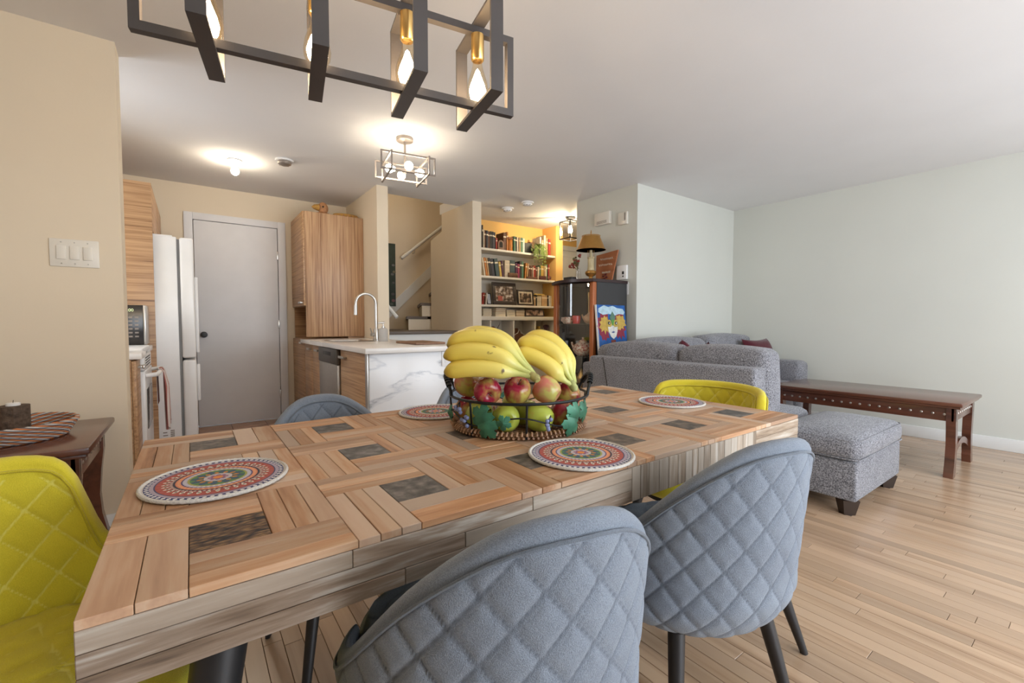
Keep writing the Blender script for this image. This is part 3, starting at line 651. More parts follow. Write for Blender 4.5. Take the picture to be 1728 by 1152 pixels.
for (x, y) in ((2.94, .86), (3.63, .86), (2.94, 1.21), (3.63, 1.21)):
    MB().prism([(x-.03, y-.03, 0), (x+.03, y-.03, 0), (x+.03, y+.03, 0), (x-.03, y+.03, 0)], (0, 0, .002)).lathe([(.040, 0), (.060, .084)], (x, y, 0), 4).build('foot', 'espresso', ot, smooth=0)
# coffee table and its matching end table
def studded_table(name, label, x0, x1, y0, y1, zt, cat):
    r_ = thing(name, label, cat, ((x0+x1)/2, (y0+y1)/2, 0))
    MB().rbox(x0, x1, y0, y1, zt-.028, zt, .008, 2).rbox(x0+.012, x1-.012, y0+.012, y1-.012, zt-.042, zt-.0285, .004).build('tabletop', 'cherry', r_)
    a0, a1, b0, b1 = x0+.035, x1-.035, y0+.035, y1-.035; zs = zt-.135
    for (p, q) in (((a0+.008, b0, a0+.026, b1), 'x'), ((a1-.026, b0, a1-.008, b1), 'x'), ((a0, b0+.008, a1, b0+.026), 'y'), ((a0, b1-.026, a1, b1-.008), 'y')):
        ap = MB().rbox(p[0], p[2], p[1], p[3], zs, zt-.042, .003).build('apron', 'cherry', r_)
        n = int(((p[3]-p[1]) if q == 'x' else (p[2]-p[0]))/.058)
        for k in range(1, n):
            if q == 'x': X = p[0] if p[0] < (x0+x1)/2 else p[2]; c = (X, p[1]+(p[3]-p[1])*k/n, (zs+zt-.042)/2); s_ = (.4, 1, 1)
            else: Y = p[1] if p[1] < (y0+y1)/2 else p[3]; c = (p[0]+(p[2]-p[0])*k/n, Y, (zs+zt-.042)/2); s_ = (1, .4, 1)
            MB().sphere(c, .0085, 10, 6, sc=s_).build('stud', 'steel', ap)
    for (x, sx) in ((a0, 1), (a1, -1)):
        for (y, sy) in ((b0, 1), (b1, -1)):
            # sabre leg: curved in profile along x, ending in a stepped foot
            prof = [(0, zt-.042), (0, zt-.14), (.010, zt*.62), (.018, zt*.42), (.012, .16), (-.004, .075), (-.010, .06), (-.026, 0)]
            w = .062
            m = MB(); Pn = []
            for (dx, z) in prof: Pn.append((x+sx*dx, z))
            for (dx, z) in reversed(prof): Pn.append((x+sx*(dx+w+(.012 if z < .07 else 0)), z))
            m.prism([(px, y, pz) for (px, pz) in Pn], (0, sy*.05, 0)); m.build('leg', 'cherry', r_, smooth=30)
    for (y, sy) in ((b0, 1), (b1, -1)):
        n = 14; lo = []; hi = []
        for k in range(n+1):
            t = k/n; X = a0+.05+(a1-a0-.10)*t; lo.append((X, y+sy*.012, .115+.075*math.sin(math.pi*t))); hi.append((X, y+sy*.012, .16+.075*math.sin(math.pi*t)))
        MB().prism(lo+hi[::-1], (0, sy*.026, 0)).build('arched_stretcher', 'cherry', r_, smooth=30)
    return r_
studded_table('coffee_table', 'dark cherry coffee table with studded apron and arched end stretcher', 4.155, 4.86, .595, 1.80, .52, 'coffee table')
studded_table('end_table', 'dark cherry end table under the light switches, holding a woven tray', -1.02, -.315, 2.235, 2.90, .60, 'end table')
# woven tray with candle
m_, t_, b_ = nt('tricolour_coil')
tc = N(t_, 'ShaderNodeTexCoord'); sp = N(t_, 'ShaderNodeSeparateXYZ'); t_.links.new(tc.outputs['Object'], sp.inputs[0])
an = math_n(t_, 'ARCTAN2', sp.outputs[1], sp.outputs[0]); hz = math_n(t_, 'MULTIPLY', sp.outputs[2], 420.0)
w = math_n(t_, 'FRACT', math_n(t_, 'DIVIDE', math_n(t_, 'ADD', math_n(t_, 'MULTIPLY', an, 22.0), hz), 6.2832))
t_.links.new(ramp(t_, w, [(0, (.62, .20, .05)), (.30, (.16, .15, .16)), (.62, (.70, .68, .66)), (.84, (.22, .20, .20))], 'CONSTANT'), b_.inputs['Base Color']); b_.inputs['Roughness'].default_value = .8; M['coil'] = m_
ty = thing('woven_tray', 'round coiled tray woven in orange, grey and white on the end table', 'tray', (-.59, 2.57, .601))
c = (-.59, 2.57, .601)
MB().lathe([(0, 0), (.155, 0), (.155, .008), (0, .008)], c, 48).build('tray_base', 'coil', ty)
for k in range(5):
    rr = .162+.0075*k; z = .612+.0128*k; n = 96
    MB().tube([(c[0]+rr*math.cos(2*math.pi*i/n), c[1]+rr*math.sin(2*math.pi*i/n), z) for i in range(n)], [.0085 if i % 2 else .0072 for i in range(n)], 8, True).build('coil', 'coil', ty)
M['barkc'] = plain('rough_bark', (.10, .068, .048), .9, var=.5, sc=60, bmp=1.0, bsc=90)
cn = thing('log_candle', 'candle holder cut from a bark-covered branch on the woven tray', 'candle', (-.585, 2.60, .610))
m = MB(); n = 28; prof = []
rc = random.Random(5); wob = [1+rc.uniform(-.05, .05) for _ in range(n)]
vs = []
for z in (0, .004, .05, .09, .118, .12): vs += [(-.585+.046*wob[i]*math.cos(2*math.pi*i/n), 2.60+.046*wob[i]*math.sin(2*math.pi*i/n), .610+z) for i in range(n)]
fs = [(k*n+i, k*n+(i+1) % n, (k+1)*n+(i+1) % n, (k+1)*n+i) for k in range(5) for i in range(n)]+[tuple(range(n-1, -1, -1)), tuple(5*n+i for i in range(n))]
m.add(vs, fs).build('log', 'barkc', cn)
MB().lathe([(0, 0), (.021, 0), (.021, .010), (.018, .012), (0, .011)], (-.585, 2.60, .7302), 24).build('tealight', 'white', cn)
MB().cyl((-.585, 2.60, .741), (-.584, 2.60, .752), .001, n=6).build('wick', 'darkgap', cn)
# switches on the partition, chime, thermostat, alarm panel and switch on the corner wall
sw = thing('light_switch', 'triple rocker light switch plate on the left wall', 'switch', (-.44, 2.949, 1.33))
MB().rbox(-.526, -.354, 2.9425, 2.9495, 1.328, 1.458, .003).build('switch_plate', 'plast', sw)
for k in range(3):
    x = -.486+.046*k
    rk = MB().rbox(x-.0165, x+.0165, 2.9365, 2.9435, 1.362, 1.426, .002).build('rocker', 'plast', sw)
    for z in (1.343, 1.443): MB().cyl((x, 2.941, z), (x, 2.9427, z), .0028, n=8).build('screw', 'steel', sw)
def wallbox(name, label, cat, y0, y1, z0, z1, dpt, mat):
    r_ = thing(name, label, cat, (XC-.001, (y0+y1)/2, z0)); MB().rbox(XC-dpt, XC-.001, y0, y1, z0, z1, .006).build('cover', mat, r_); return r_
b_ = wallbox('door_chime', 'white door chime box high on the corner wall', 'chime', 3.165, 3.375, 2.105, 2.235, .045, 'plast')
for k in range(4): MB().box(XC-.0462, XC-.0452, 3.20, 3.34, 2.118+.008*k, 2.121+.008*k).build('slot', 'grey_metal', b_)
b_ = wallbox('thermostat', 'round-dial wall thermostat near the corner edge', 'thermostat', 2.945, 3.060, 2.062, 2.187, .03, 'plast')
tmp = MB().lathe([(0, 0), (.030, 0), (.030, .010), (.022, .014), (0, .014)], n=24).build('dial', 'steel', b_); tmp.location = Vector((XC-.030, 3.03, 2.105))-b_.location; tmp.rotation_euler = (0, R(-90), 0)
MB().rbox(XC-.034, XC-.0302, 2.962, 2.975, 2.10, 2.175, .001).build('scale_strip', 'grey_metal', b_)
b_ = wallbox('alarm_panel', 'white alarm panel with two small dark windows above the switch', 'panel', 2.945, 3.075, 1.505, 1.650, .03, 'white')
MB().rbox(XC-.032, XC-.0302, 2.975, 3.000, 1.558, 1.588, .001).build('display', 'black', b_); MB().rbox(XC-.032, XC-.0302, 2.980, 2.995, 1.530, 1.545, .001).build('sensor', 'black', b_)
b_ = wallbox('light_switch', 'single white rocker switch beside the dark display cabinet', 'switch', 2.935, 3.012, 1.350, 1.475, .007, 'white')
MB().rbox(XC-.012, XC-.0072, 2.957, 2.990, 1.380, 1.445, .002).build('rocker', 'white', b_)
# ================================================================== KITCHEN
CX = .925                                   # cabinet fronts of the peninsula run
pn = thing('pantry_cabinet', 'tall zebrano pantry cabinet between door and stairs', 'cabinet', (1.22, 5.15, 0))
MB().rbox(CX+.02, 1.528, 4.832, 4.850, .921, 2.185, .002).rbox(CX+.02, 1.528, 4.832, 4.850, .09, .90, .002).build('side_panel', 'zeb_v', pn)
MB().box(CX+.02, 1.528, 4.851, 5.45, 1.235, 2.183).build('upper_body', 'zeb_x', pn, smooth=0)
MB().box(CX+.02, 1.528, 4.851, 5.45, .09, .90).build('lower_body', 'zeb_x', pn, smooth=0)
MB().box(1.36, 1.528, 4.851, 5.45, .901, 1.234).box(CX+.02, 1.359, 5.43, 5.45, .901, 1.234).build('niche_back', 'zeb_x', pn, smooth=0)
def handle(parent, x, y, z, L=.11, ax='y'):
    m = MB()
    if ax == 'y': m.rbox(x-.030, x-.020, y-L/2, y+L/2, z-.010, z+.010, .003).rbox(x-.021, x, y-L/2+.01, y-L/2+.02, z-.006, z+.006, .001).rbox(x-.021, x, y+L/2-.02, y+L/2-.01, z-.006, z+.006, .001)
    else: m.rbox(x+.020, x+.030, y-L/2, y+L/2, z-.010, z+.010, .003).rbox(x, x+.021, y-L/2+.01, y-L/2+.02, z-.006, z+.006, .001).rbox(x, x+.021, y+L/2-.02, y+L/2-.01, z-.006, z+.006, .001)
    return m.build('handle', 'steel', parent)
d_ = MB().rbox(CX, CX+.019, 4.835, 5.448, 1.238, 2.183, .002).build('door', 'zeb_h', pn); handle(d_, CX, 4.92, 1.27)
d_ = MB().rbox(CX, CX+.019, 4.835, 5.448, .10, .895, .002).build('door', 'zeb_h', pn); handle(d_, CX, 4.92, .86)
# carvings on the pantry
M['terra'] = plain('carved_tan_wood', (.42, .20, .085), .7, var=.25, sc=40); M['ochre_w'] = plain('ochre_carving', (.45, .24, .05), .7, var=.2, sc=40)
cv = thing('carved_bird', 'carved wooden bird head ornament on top of the pantry', 'ornament', (1.14, 4.95, 2.186))
m = MB().sphere((1.15, 4.95, 2.262), .062, 18, 12, sc=(.85, .6, 1)); m.build('head', 'terra', cv)
MB().tube([(1.10, 4.94, 2.262), (1.06, 4.93, 2.262), (1.035, 4.925, 2.258)], [.034, .024, .004], 12).build('beak', 'ochre_w', cv)
MB().lathe([(0, 0), (.085, 0), (.095, .014), (.07, .024), (.03, .034), (0, .034)], (1.145, 4.95, 2.186), 20, sy=.6).build('pedestal', 'terra', cv)
MB().sphere((1.142, 4.913, 2.27), .010, 10, 6).build('eye', 'darkgap', cv)
bs = thing('woven_platter', 'flat tan woven platter lying on top of the pantry', 'platter', (1.384, 4.97, 2.186))
MB().lathe([(0, 0), (.115, 0), (.14, .02), (.125, .042), (0, .045)], (1.384, 4.97, 2.186), 32, sy=.6).build('body', 'ochre_w', bs)
for k in range(9):
    a = R(200+17.5*k); MB().sphere((1.384+.130*math.cos(a), 4.97+.079*math.sin(a), 2.206), .011, 8, 6, sc=(1, .5, 1.2)).build('woven_knot', 'terra', bs)
# base units of the peninsula and the dishwasher
bc = thing('base_cabinet', 'zebrano base cabinet between the pantry and dishwasher', 'cabinet', (1.22, 4.48, 0))
MB().box(CX+.02, 1.50, 4.125, 4.83, .09, .862).build('body', 'zeb_x', bc, smooth=0); MB().box(CX+.06, 1.50, 4.13, 4.83, 0, .089).build('toe_kick', 'black', bc, smooth=0)
d_ = MB().rbox(CX, CX+.019, 4.128, 4.475, .10, .855, .002).build('door', 'zeb_h', bc); handle(d_, CX, 4.235, .815, .13)
d_ = MB().rbox(CX, CX+.019, 4.480, 4.828, .10, .855, .002).build('door', 'zeb_h', bc); handle(d_, CX, 4.56, .815, .10)
dw = thing('dishwasher', 'stainless dishwasher with a recessed grip in the peninsula', 'dishwasher', (1.2, 3.82, 0))
MB().box(CX+.01, 1.50, 3.525, 4.118, .06, .858).build('body', 'black', dw, smooth=0)
MB().rbox(CX-.022, CX+.009, 3.53, 4.115, .11, .735, .004).build('door', 'steel', dw)
cp = MB().rbox(CX-.028, CX+.009, 3.53, 4.115, .738, .857, .004).build('control_panel', plain('dark_steel', (.16, .15, .14), .35, .9), dw)
MB().rbox(CX-.0295, CX-.0281, 3.70, 3.95, .80, .83, .0005).build('grip', 'black', cp)
bc = thing('base_cabinet', 'narrow zebrano end cabinet beside the marble panel', 'cabinet', (1.22, 3.2, 0))
MB().box(CX+.02, 1.50, 2.89, 3.515, .09, .862).build('body', 'zeb_x', bc, smooth=0); MB().box(CX+.06, 1.50, 2.89, 3.515, 0, .089).build('toe_kick', 'black', bc, smooth=0)
d_ = MB().rbox(CX, CX+.019, 2.925, 3.512, .10, .855, .002).build('door', 'zeb_h', bc); handle(d_, CX, 3.41, .805, .14)
MB().rbox(CX-.004, CX+.02, 2.872, 2.915, 0, .86, .002).build('end_strip', 'steel', bc)
# marble end panel
m_, t_, b_ = nt('white_marble')
tc = N(t_, 'ShaderNodeTexCoord'); mp = N(t_, 'ShaderNodeMapping'); mp.inputs['Rotation'].default_value = (0, R(38), 0); mp.inputs['Scale'].default_value = (1.1, 1.1, 3.4); t_.links.new(tc.outputs['Object'], mp.inputs[0])
n1 = N(t_, 'ShaderNodeTexNoise'); n1.inputs['Scale'].default_value = 1.25; n1.inputs['Detail'].default_value = 7; n1.inputs['Roughness'].default_value = .5; n1.inputs['Distortion'].default_value = .5; t_.links.new(mp.outputs[0], n1.inputs['Vector'])
v_ = math_n(t_, 'ABSOLUTE', math_n(t_, 'SUBTRACT', n1.outputs[0], .5))
n3 = N(t_, 'ShaderNodeTexNoise'); n3.inputs['Scale'].default_value = 3; t_.links.new(tc.outputs['Object'], n3.inputs['Vector'])
vv = math_n(t_, 'ADD', v_, math_n(t_, 'MULTIPLY', math_n(t_, 'SUBTRACT', .62, n3.outputs[0]), .06))
t_.links.new(ramp(t_, vv, [(0, (.30, .31, .34)), (.008, (.60, .61, .64)), (.035, (.80, .80, .81))]), b_.inputs['Base Color']); b_.inputs['Roughness'].default_value = .25; M['marble'] = m_
mpn = MB().rbox(CX+.005, 1.60, 2.85, 2.871, 0, .861, .002).build('marble_panel', 'marble', label='white marble end panel of the kitchen peninsula with grey veins', cat='panel')
ol = thing('wall_outlet', 'white outlet plate on the marble panel behind the bananas', 'outlet', (1.49, 2.85, .75))
MB().rbox(1.448, 1.52, 2.844, 2.8495, .75, .865-.006, .003).build('plate', 'white', ol); MB().rbox(1.468, 1.50, 2.842, 2.8438, .775, .835, .001).build('receptacle', 'white', ol)
# worktop with cut-out sink
M['quartz'] = plain('white_quartz', (.80, .77, .74), .25, var=.02)
X0, X1, Y0, Y1, Z0, Z1 = .885, 1.60, 2.79, 4.831, .864, .900
sx0, sx1, sy0, sy1 = 1.00, 1.34, 3.92, 4.40
wt = thing('worktop', 'white worktop with rounded front corner running over the peninsula', 'worktop', (1.24, 3.8, Z0))
MB().rbox(X0, X1, Y0, sy0, Z0, Z1, .004).box(X0+.002, sx0, sy0-.004, sy1+.004, Z0, Z1-.0002).box(sx1, 1.527, sy0-.004, sy1+.004, Z0, Z1-.0002).rbox(X0, 1.527, sy1, Y1, Z0, Z1, .004).box(1.527, X1, sy0-.004, 4.395, Z0, Z1-.0002).build('slab', 'quartz', wt)
sk = thing('kitchen_sink', 'stainless sink let into the worktop below the tap', 'sink', (1.17, 4.16, Z1-.03))
m = MB(); n = 8
lp = lambda z, e: rectloop(sx0+e, sx1-e, sy0+e, sy1-e, z, .05, n)
rings = [lp(Z1+.003, -.018), lp(Z1+.004, -.004), lp(Z1+.001, .002), lp(Z1-.010, .006), lp(Z1-.034, .012)]
k = len(rings[0]); m.add([p for r_ in rings for p in r_], [(a*k+i, a*k+(i+1) % k, (a+1)*k+(i+1) % k, (a+1)*k+i) for a in range(4) for i in range(k)]+[tuple(4*k+i for i in range(k))])
m.build('basin', 'steel', sk); MB().lathe([(0, 0), (.03, 0), (.034, .003), (0, .003)], (1.17, 4.16, Z1-.0335), 20).build('drain', 'steel', sk)
fc = thing('kitchen_faucet', 'brushed gooseneck kitchen tap behind the sink', 'faucet', (1.405, 4.10, Z1))
x, y = 1.405, 4.10
MB().lathe([(0, 0), (.030, 0), (.030, .008), (.024, .012), (.024, .10), (.020, .11), (0, .11)], (x, y, Z1), 24).build('base', 'steel', fc)
P = [(x, y, Z1+.10), (x, y, Z1+.31)]+[(x-.092+.092*math.cos(R(a)), y, Z1+.34+.092*math.sin(R(a))) for a in range(0, 181, 15)]+[(x-.185, y, Z1+.32)]
MB().tube(P, .0125, 14).build('spout', 'steel', fc)
MB().tube([(x-.185, y, Z1+.325), (x-.188, y, Z1+.235)], [.015, .017], 14).build('spray_head', 'steel', fc)
MB().tube([(x-.02, y-.01, Z1+.055), (x-.052, y-.02, Z1+.055)], .017, 12).build('valve', 'steel', fc)
MB().tube([(x-.045, y-.018, Z1+.06), (x-.062, y-.022, Z1+.115)], [.006, .004], 8).build('lever', 'steel', fc)
sd = thing('soap_dispenser', 'grey ceramic soap dispenser with steel pump beside the tap', 'dispenser', (1.365, 3.80, Z1))
MB().lathe([(0, 0), (.038, 0), (.040, .006), (.040, .10), (.032, .114), (.014, .118), (0, .118)], (1.365, 3.80, Z1), 24).build('bottle', plain('grey_ceramic', (.42, .40, .38), .45), sd)
MB().cyl((1.365, 3.80, Z1+.1185), (1.365, 3.80, Z1+.132), .015, n=16).tube([(1.365, 3.80, Z1+.13), (1.365, 3.80, Z1+.160)], .006, 10).tube([(1.375, 3.80, Z1+.165), (1.345, 3.80, Z1+.166), (1.318, 3.80, Z1+.160)], [.010, .009, .005], 10).build('pump', 'steel', sd)
MB().rbox(1.33, 1.57, 3.02, 3.42, Z1+.0005, Z1+.018, .006).build('cutting_board', wood('walnut_board', [(.4, (.12, .055, .03)), (.8, (.25, .13, .07))], 'Y', 14, .08), label='dark wooden cutting board lying on the worktop end', cat='board')
# left run: base unit, stove, panel, fridge
LX = -.245
lb = thing('base_cabinet', 'zebrano base cabinet next to the stove behind the partition', 'cabinet', (-.55, 3.2, 0))
MB().box(-.87, LX-.02, 3.105, 3.355, .09, .862).build('body', 'zeb_x', lb, smooth=0); MB().box(-.87, LX-.06, 3.105, 3.355, 0, .089).build('toe_kick', 'black', lb, smooth=0)
d_ = MB().rbox(LX-.019, LX, 3.108, 3.352, .10, .855, .002).build('door', 'zeb_h', lb); handle(d_, LX, 3.26, .815, .12, 'x')
MB().rbox(-.88, LX+.028, 3.102, 3.358, .864, .902, .008).build('worktop', 'quartz', label='short white worktop piece beside the stove', cat='worktop')
sv = thing('kitchen_stove', 'white freestanding electric stove with a towel on its handle', 'stove', (-.55, 3.64, 0))
MB().rbox(-.88, -.262, 3.362, 3.915, .04, .878, .006).build('body', 'white', sv)
MB().rbox(-.88, -.232, 3.360, 3.917, .880, .912, .010).build('cooktop', 'white', sv)
od = MB().rbox(-.2605, -.225, 3.366, 3.911, .22, .775, .006).build('oven_door', 'white', sv)
MB().rbox(-.2245, -.222, 3.44, 3.82, .42, .66, .003).build('oven_window', plain('smoked_oven_glass', (.10, .095, .09), .15), od)
MB().tube([(-.225, 3.395, .748), (-.18, 3.40, .752), (-.17, 3.43, .752), (-.17, 3.845, .752), (-.18, 3.875, .752), (-.225, 3.88, .748)], .013, 10).build('oven_handle', 'white', od)
vt = MB().rbox(-.2605, -.228, 3.366, 3.911, .782, .868, .004).build('vent_strip', 'white', sv)
for r_ in range(4):
    for k in range(9): MB().rbox(-.2278, -.2268, 3.46+.042*k, 3.49+.042*k, .797+.016*r_, .805+.016*r_, .0003, 1).build('vent_slot', 'black', vt)
MB().rbox(-.2605, -.228, 3.366, 3.911, .05, .212, .004).build('drawer', 'white', sv)
tw = thing('dish_towel', 'red and white striped dish towel hanging from the stove handle', 'towel', (-.17, 3.70, .40))
m_, t_, b_ = nt('striped_cotton'); tc = N(t_, 'ShaderNodeTexCoord'); sp = N(t_, 'ShaderNodeSeparateXYZ'); t_.links.new(tc.outputs['Object'], sp.inputs[0])
f_ = math_n(t_, 'FRACT', math_n(t_, 'MULTIPLY', sp.outputs[1], 5.2))
t_.links.new(ramp(t_, f_, [(0, (.36, .07, .06)), (.34, (.66, .60, .56)), (.48, (.42, .14, .12)), (.54, (.66, .60, .56)), (.72, (.45, .18, .16)), (.78, (.66, .60, .56))], 'CONSTANT'), b_.inputs['Base Color']); b_.inputs['Roughness'].default_value = .95; M['towel'] = m_
def towel(u, v):
    y = 3.60+.23*u; wv = (.012+.014*math.sin(u*17))*min(1, v*3)
    if v < .08: a = v/.08*math.pi; return (-.17-.0155*math.cos(a), y, .752+.0155*math.sin(a))
    t = (v-.08)/.92; return (-.1545+wv+.006*t, y-.02*math.sin(t*2)*(u-.5), .752-(.36+.03*math.sin(u*7))*t)
MB().surf(towel, 36, 40).surf(lambda u, v: (-.1865+.004*math.sin(u*15)*v, 3.615+.20*u, .752-.22*v), 30, 16).build('cloth', 'towel', tw)
sp_ = MB().rbox(-.90, -.212, 4.198, 4.216, 0, 2.085, .002).build('side_panel', 'zeb_x', label='full height zebrano side panel between stove and fridge', cat='panel')
oc = thing('wall_cabinet', 'zebrano cabinet above the fridge', 'cabinet', (-.55, 4.8, 1.74))
MB().box(-.90, -.232, 4.217, 5.46, 1.745, 2.083).build('body', 'zeb_x', oc, smooth=0)
for (y0, y1) in ((4.219, 4.835), (4.839, 5.458)): MB().rbox(-.231, -.212, y0, y1, 1.747, 2.082, .002).build('door', 'zeb_h', oc)
lc = thing('base_cabinet', 'narrow zebrano unit under the microwave', 'cabinet', (-.55, 4.05, 0))
MB().box(-.87, -.27, 3.92, 4.197, .09, .862).build('body', 'zeb_x', lc, smooth=0); MB().rbox(-.269, -.25, 3.922, 4.195, .10, .855, .002).build('door', 'zeb_h', lc)
MB().rbox(-.88, -.232, 3.919, 4.197, .864, .902, .006).build('worktop', 'quartz', label='narrow white worktop piece under the microwave', cat='worktop')
mw = thing('microwave', 'black and steel microwave oven standing by the zebrano side panel', 'microwave', (-.48, 4.06, .902))
MB().rbox(-.70, -.248, 3.94, 4.19, .912, 1.185, .006).build('body', 'steel', mw)
MB().rbox(-.70, -.262, 3.926, 3.9395, .914, 1.183, .003).build('front', plain('microwave_black', (.02, .016, .014), .2), mw)
MB().rbox(-.262, -.249, 3.915, 3.939, .93, 1.17, .004).build('side_handle', 'steel', mw)
text('8:00', .028, emit('display_green', (.55, .62, .35), .8), mw, (-.335, 3.9255, 1.148), (R(90), 0, 0), 'clock_digits')
for r_ in range(6):
    for k in range(3): MB().rbox(-.372+.032*k, -.352+.032*k, 3.9250, 3.9258, 1.095-.026*r_, 1.105-.026*r_, .0002, 1).build('key', 'grey_metal', mw)
for (x, y) in ((-.66, 3.96), (-.29, 3.96), (-.66, 4.16), (-.29, 4.16)): MB().cyl((x, y, .9025), (x, y, .912), .012, n=10).build('foot', 'black', mw)
fr = thing('refrigerator', 'white two-door refrigerator covered in small notes and magnets', 'refrigerator', (-.45, 4.6, 0))
MB().rbox(-.86, -.075, 4.235, 4.93, .03, 1.715, .006).rbox(-.80, -.10, 4.26, 4.90, 1.7155, 1.728, .004).build('body', 'white', fr)
MB().box(-.8, -.1, 4.27, 4.9, 0, .03).build('plinth', 'black', fr, smooth=0)
def door(z0, z1): return MB().rbox(-.058, .030, 4.235, 4.93, z0, z1, .016, 3).build('door', 'white', fr)
MB().box(-.0745, -.0585, 4.25, 4.915, .07, 1.70).build('gasket', plain('grey_gasket', (.22, .22, .22), .8), fr, smooth=0)
du = door(.79, 1.715); dl = door(.06, .775)
MB().rbox(.030, .052, 4.262, 4.285, .83, 1.42, .006).build('handle', 'white', du); MB().rbox(.030, .052, 4.262, 4.285, .45, .74, .006).build('handle', 'white', dl)
for (y, z, a, b, mt) in ((4.40, 1.60, .05, .06, 'grey_metal'), (4.44, 1.43, .09, .12, 'grey_metal'), (4.62, 1.40, .06, .07, 'burg'), (4.66, 1.56, .05, .05, 'paper'), (4.72, 1.22, .05, .06, 'paper'), (4.45, 1.02, .04, .05, 'grey_metal')):
    MB().rbox(.0302, .0318, y, y+a, z, z+b, .0005, 1).build('note', mt, du)
# energy label printed on the fridge side
el = MB().rbox(-.20, -.115, 4.2335, 4.2348, .125, .245, .0004, 1).build('rating_label', 'white', fr)
for k in range(5): MB().box(-.19, -.165+.004*(k % 2), 4.2328, 4.2333, .225-.022*k, .233-.022*k).build('print_line', 'grey_metal', el)
for k in range(8): MB().box(-.145, -.12, 4.2328, 4.2333, .236-.014*k, .245-.014*k).build('print_bar', 'grey_metal', el)
# painting and odds and ends in the stairwell
pt = thing('wall_painting', 'narrow dark green floral painting hanging in the stairwell', 'painting', (2.2, 6.33, 1.31))
MB().rbox(1.98, 2.47, 6.325, 6.349, 1.31, 2.23, .003).build('canvas', plain('dark_green_field', (.055, .075, .06), .7, var=.2, sc=8), pt)
rq = random.Random(21)
for k in range(46):
    x, z = rq.uniform(2.0, 2.455), rq.uniform(1.33, 1.98); MB().sphere((x, 6.324, z), rq.uniform(.015, .04), 9, 6, sc=(1, .06, .7)).build('painted_flower', rq.choice((plain('p%d' % k, (rq.uniform(.1, .4), rq.uniform(.05, .16), rq.uniform(.05, .15)), .8), plain('pg%d' % k, (rq.uniform(.1, .25),)*3, .8))), pt)
# ================================================================== LAMPS
GLOW = emit('glowing_filament', WARM, 58*BULB); M['glow'] = GLOW
M['glow_s'] = emit('glowing_frosted_bulb', (1.0, .86, .66), 26*BULB)
M['glow_k'] = emit('glowing_bare_bulb', (1.0, .86, .66), 70*BULB)
M['glow_h'] = emit('glowing_lantern_bulb', (1.0, .80, .52), 300*BULB)
# linear chandelier over the table: a flat rail frame threaded through four upright loops
PR, PL = Vector((.800, 1.100, 0)), Vector((-.090, 1.252, 0))
e = (PR-PL).normalized(); nrm = Vector((-e.y, e.x, 0)); LEN = (PR-PL).length; ZL, ZU = 1.690, 1.900
ch = thing('linear_chandelier', 'black linear chandelier of four upright loops with glowing filament bulbs', 'chandelier', ((PR+PL)/2).to_tuple()[:2]+(H,))
def obox(c, a, b, z0, z1, ha, hb, mb):               # box along direction a (half length ha) and b (half width hb)
    c = Vector((c.x, c.y, 0)); vs = [c+a*(sx*ha)+b*(sy*hb)+Vector((0, 0, z)) for sx in (-1, 1) for sy in (-1, 1) for z in (z0, z1)]
    return mb.add(vs, [(0, 1, 3, 2), (4, 6, 7, 5), (0, 4, 5, 1), (2, 3, 7, 6), (0, 2, 6, 4), (1, 5, 7, 3)])
mid = (PR+PL)/2; t = .010
m = MB()
obox(mid, e, nrm, ZL-t, ZL+t, LEN/2, t, m); obox(mid, e, nrm, ZU-t, ZU+t, LEN/2, t, m)
for s_ in (-1, 1): obox(mid+e*s_*(LEN/2-t), e, nrm, ZL+t, ZU-t, t, t, m)
m.build('rail_frame', 'bronze', ch, smooth=0)
def ray_rail(px):                                     # distance along the rail seen at column px (the rail's own plane gives the depth)
    best = min(range(2001), key=lambda k: abs((lambda v: 864+FPX*v.dot(_r)/v.dot(_f))(PL+e*LEN*k/2000+Vector((0, 0, ZL-CAMZ)))-px)); return LEN*best/2000
for px in (350, 536, 688, 806):
    c = PL+e*ray_rail(px); m = MB(); D, w, th = .138, .0175, .004; z0, z1 = ZL-t-.008, ZU+t+.008
    obox(c, nrm, e, z0, z0+2*th, D, w, m); obox(c, nrm, e, z1-2*th, z1, D, w, m)
    for s_ in (-1, 1): obox(c+nrm*s_*(D-th), nrm, e, z0+2*th, z1-2*th, th, w, m)
    lp_ = m.build('loop', 'bronze', ch, smooth=0)
    MB().lathe([(0, 0), (.019, 0), (.019, -.068), (.016, -.072), (0, -.072)], (c.x, c.y, ZU-t), 20).build('socket', 'brass', ch)
    zt_ = ZU-t-.072
    b_ = MB().lathe([(.013, 0), (.014, -.014), (.018, -.030), (.028, -.062), (.032, -.085), (.030, -.103), (.022, -.118), (.010, -.125), (0, -.127)], (c.x, c.y, zt_), 24).build('bulb', 'bulbglass', ch)
    MB().lathe([(0, -.022), (.005, -.028), (.011, -.045), (.020, -.068), (.0245, -.086), (.021, -.104), (.012, -.114), (0, -.117)], (c.x, c.y, zt_), 16).build('filament', 'glow', b_)
for s_ in (-.135, .185):
    c = mid+e*s_; MB().cyl((c.x, c.y, ZU+t), (c.x, c.y, H-.022), .0055, n=10).build('rod', 'bronze', ch)
cc = mid+e*.02; m = MB(); obox(cc, e, nrm, H-.022, H-.0005, .24, .055, m); m.build('canopy', 'bronze', ch, smooth=0)
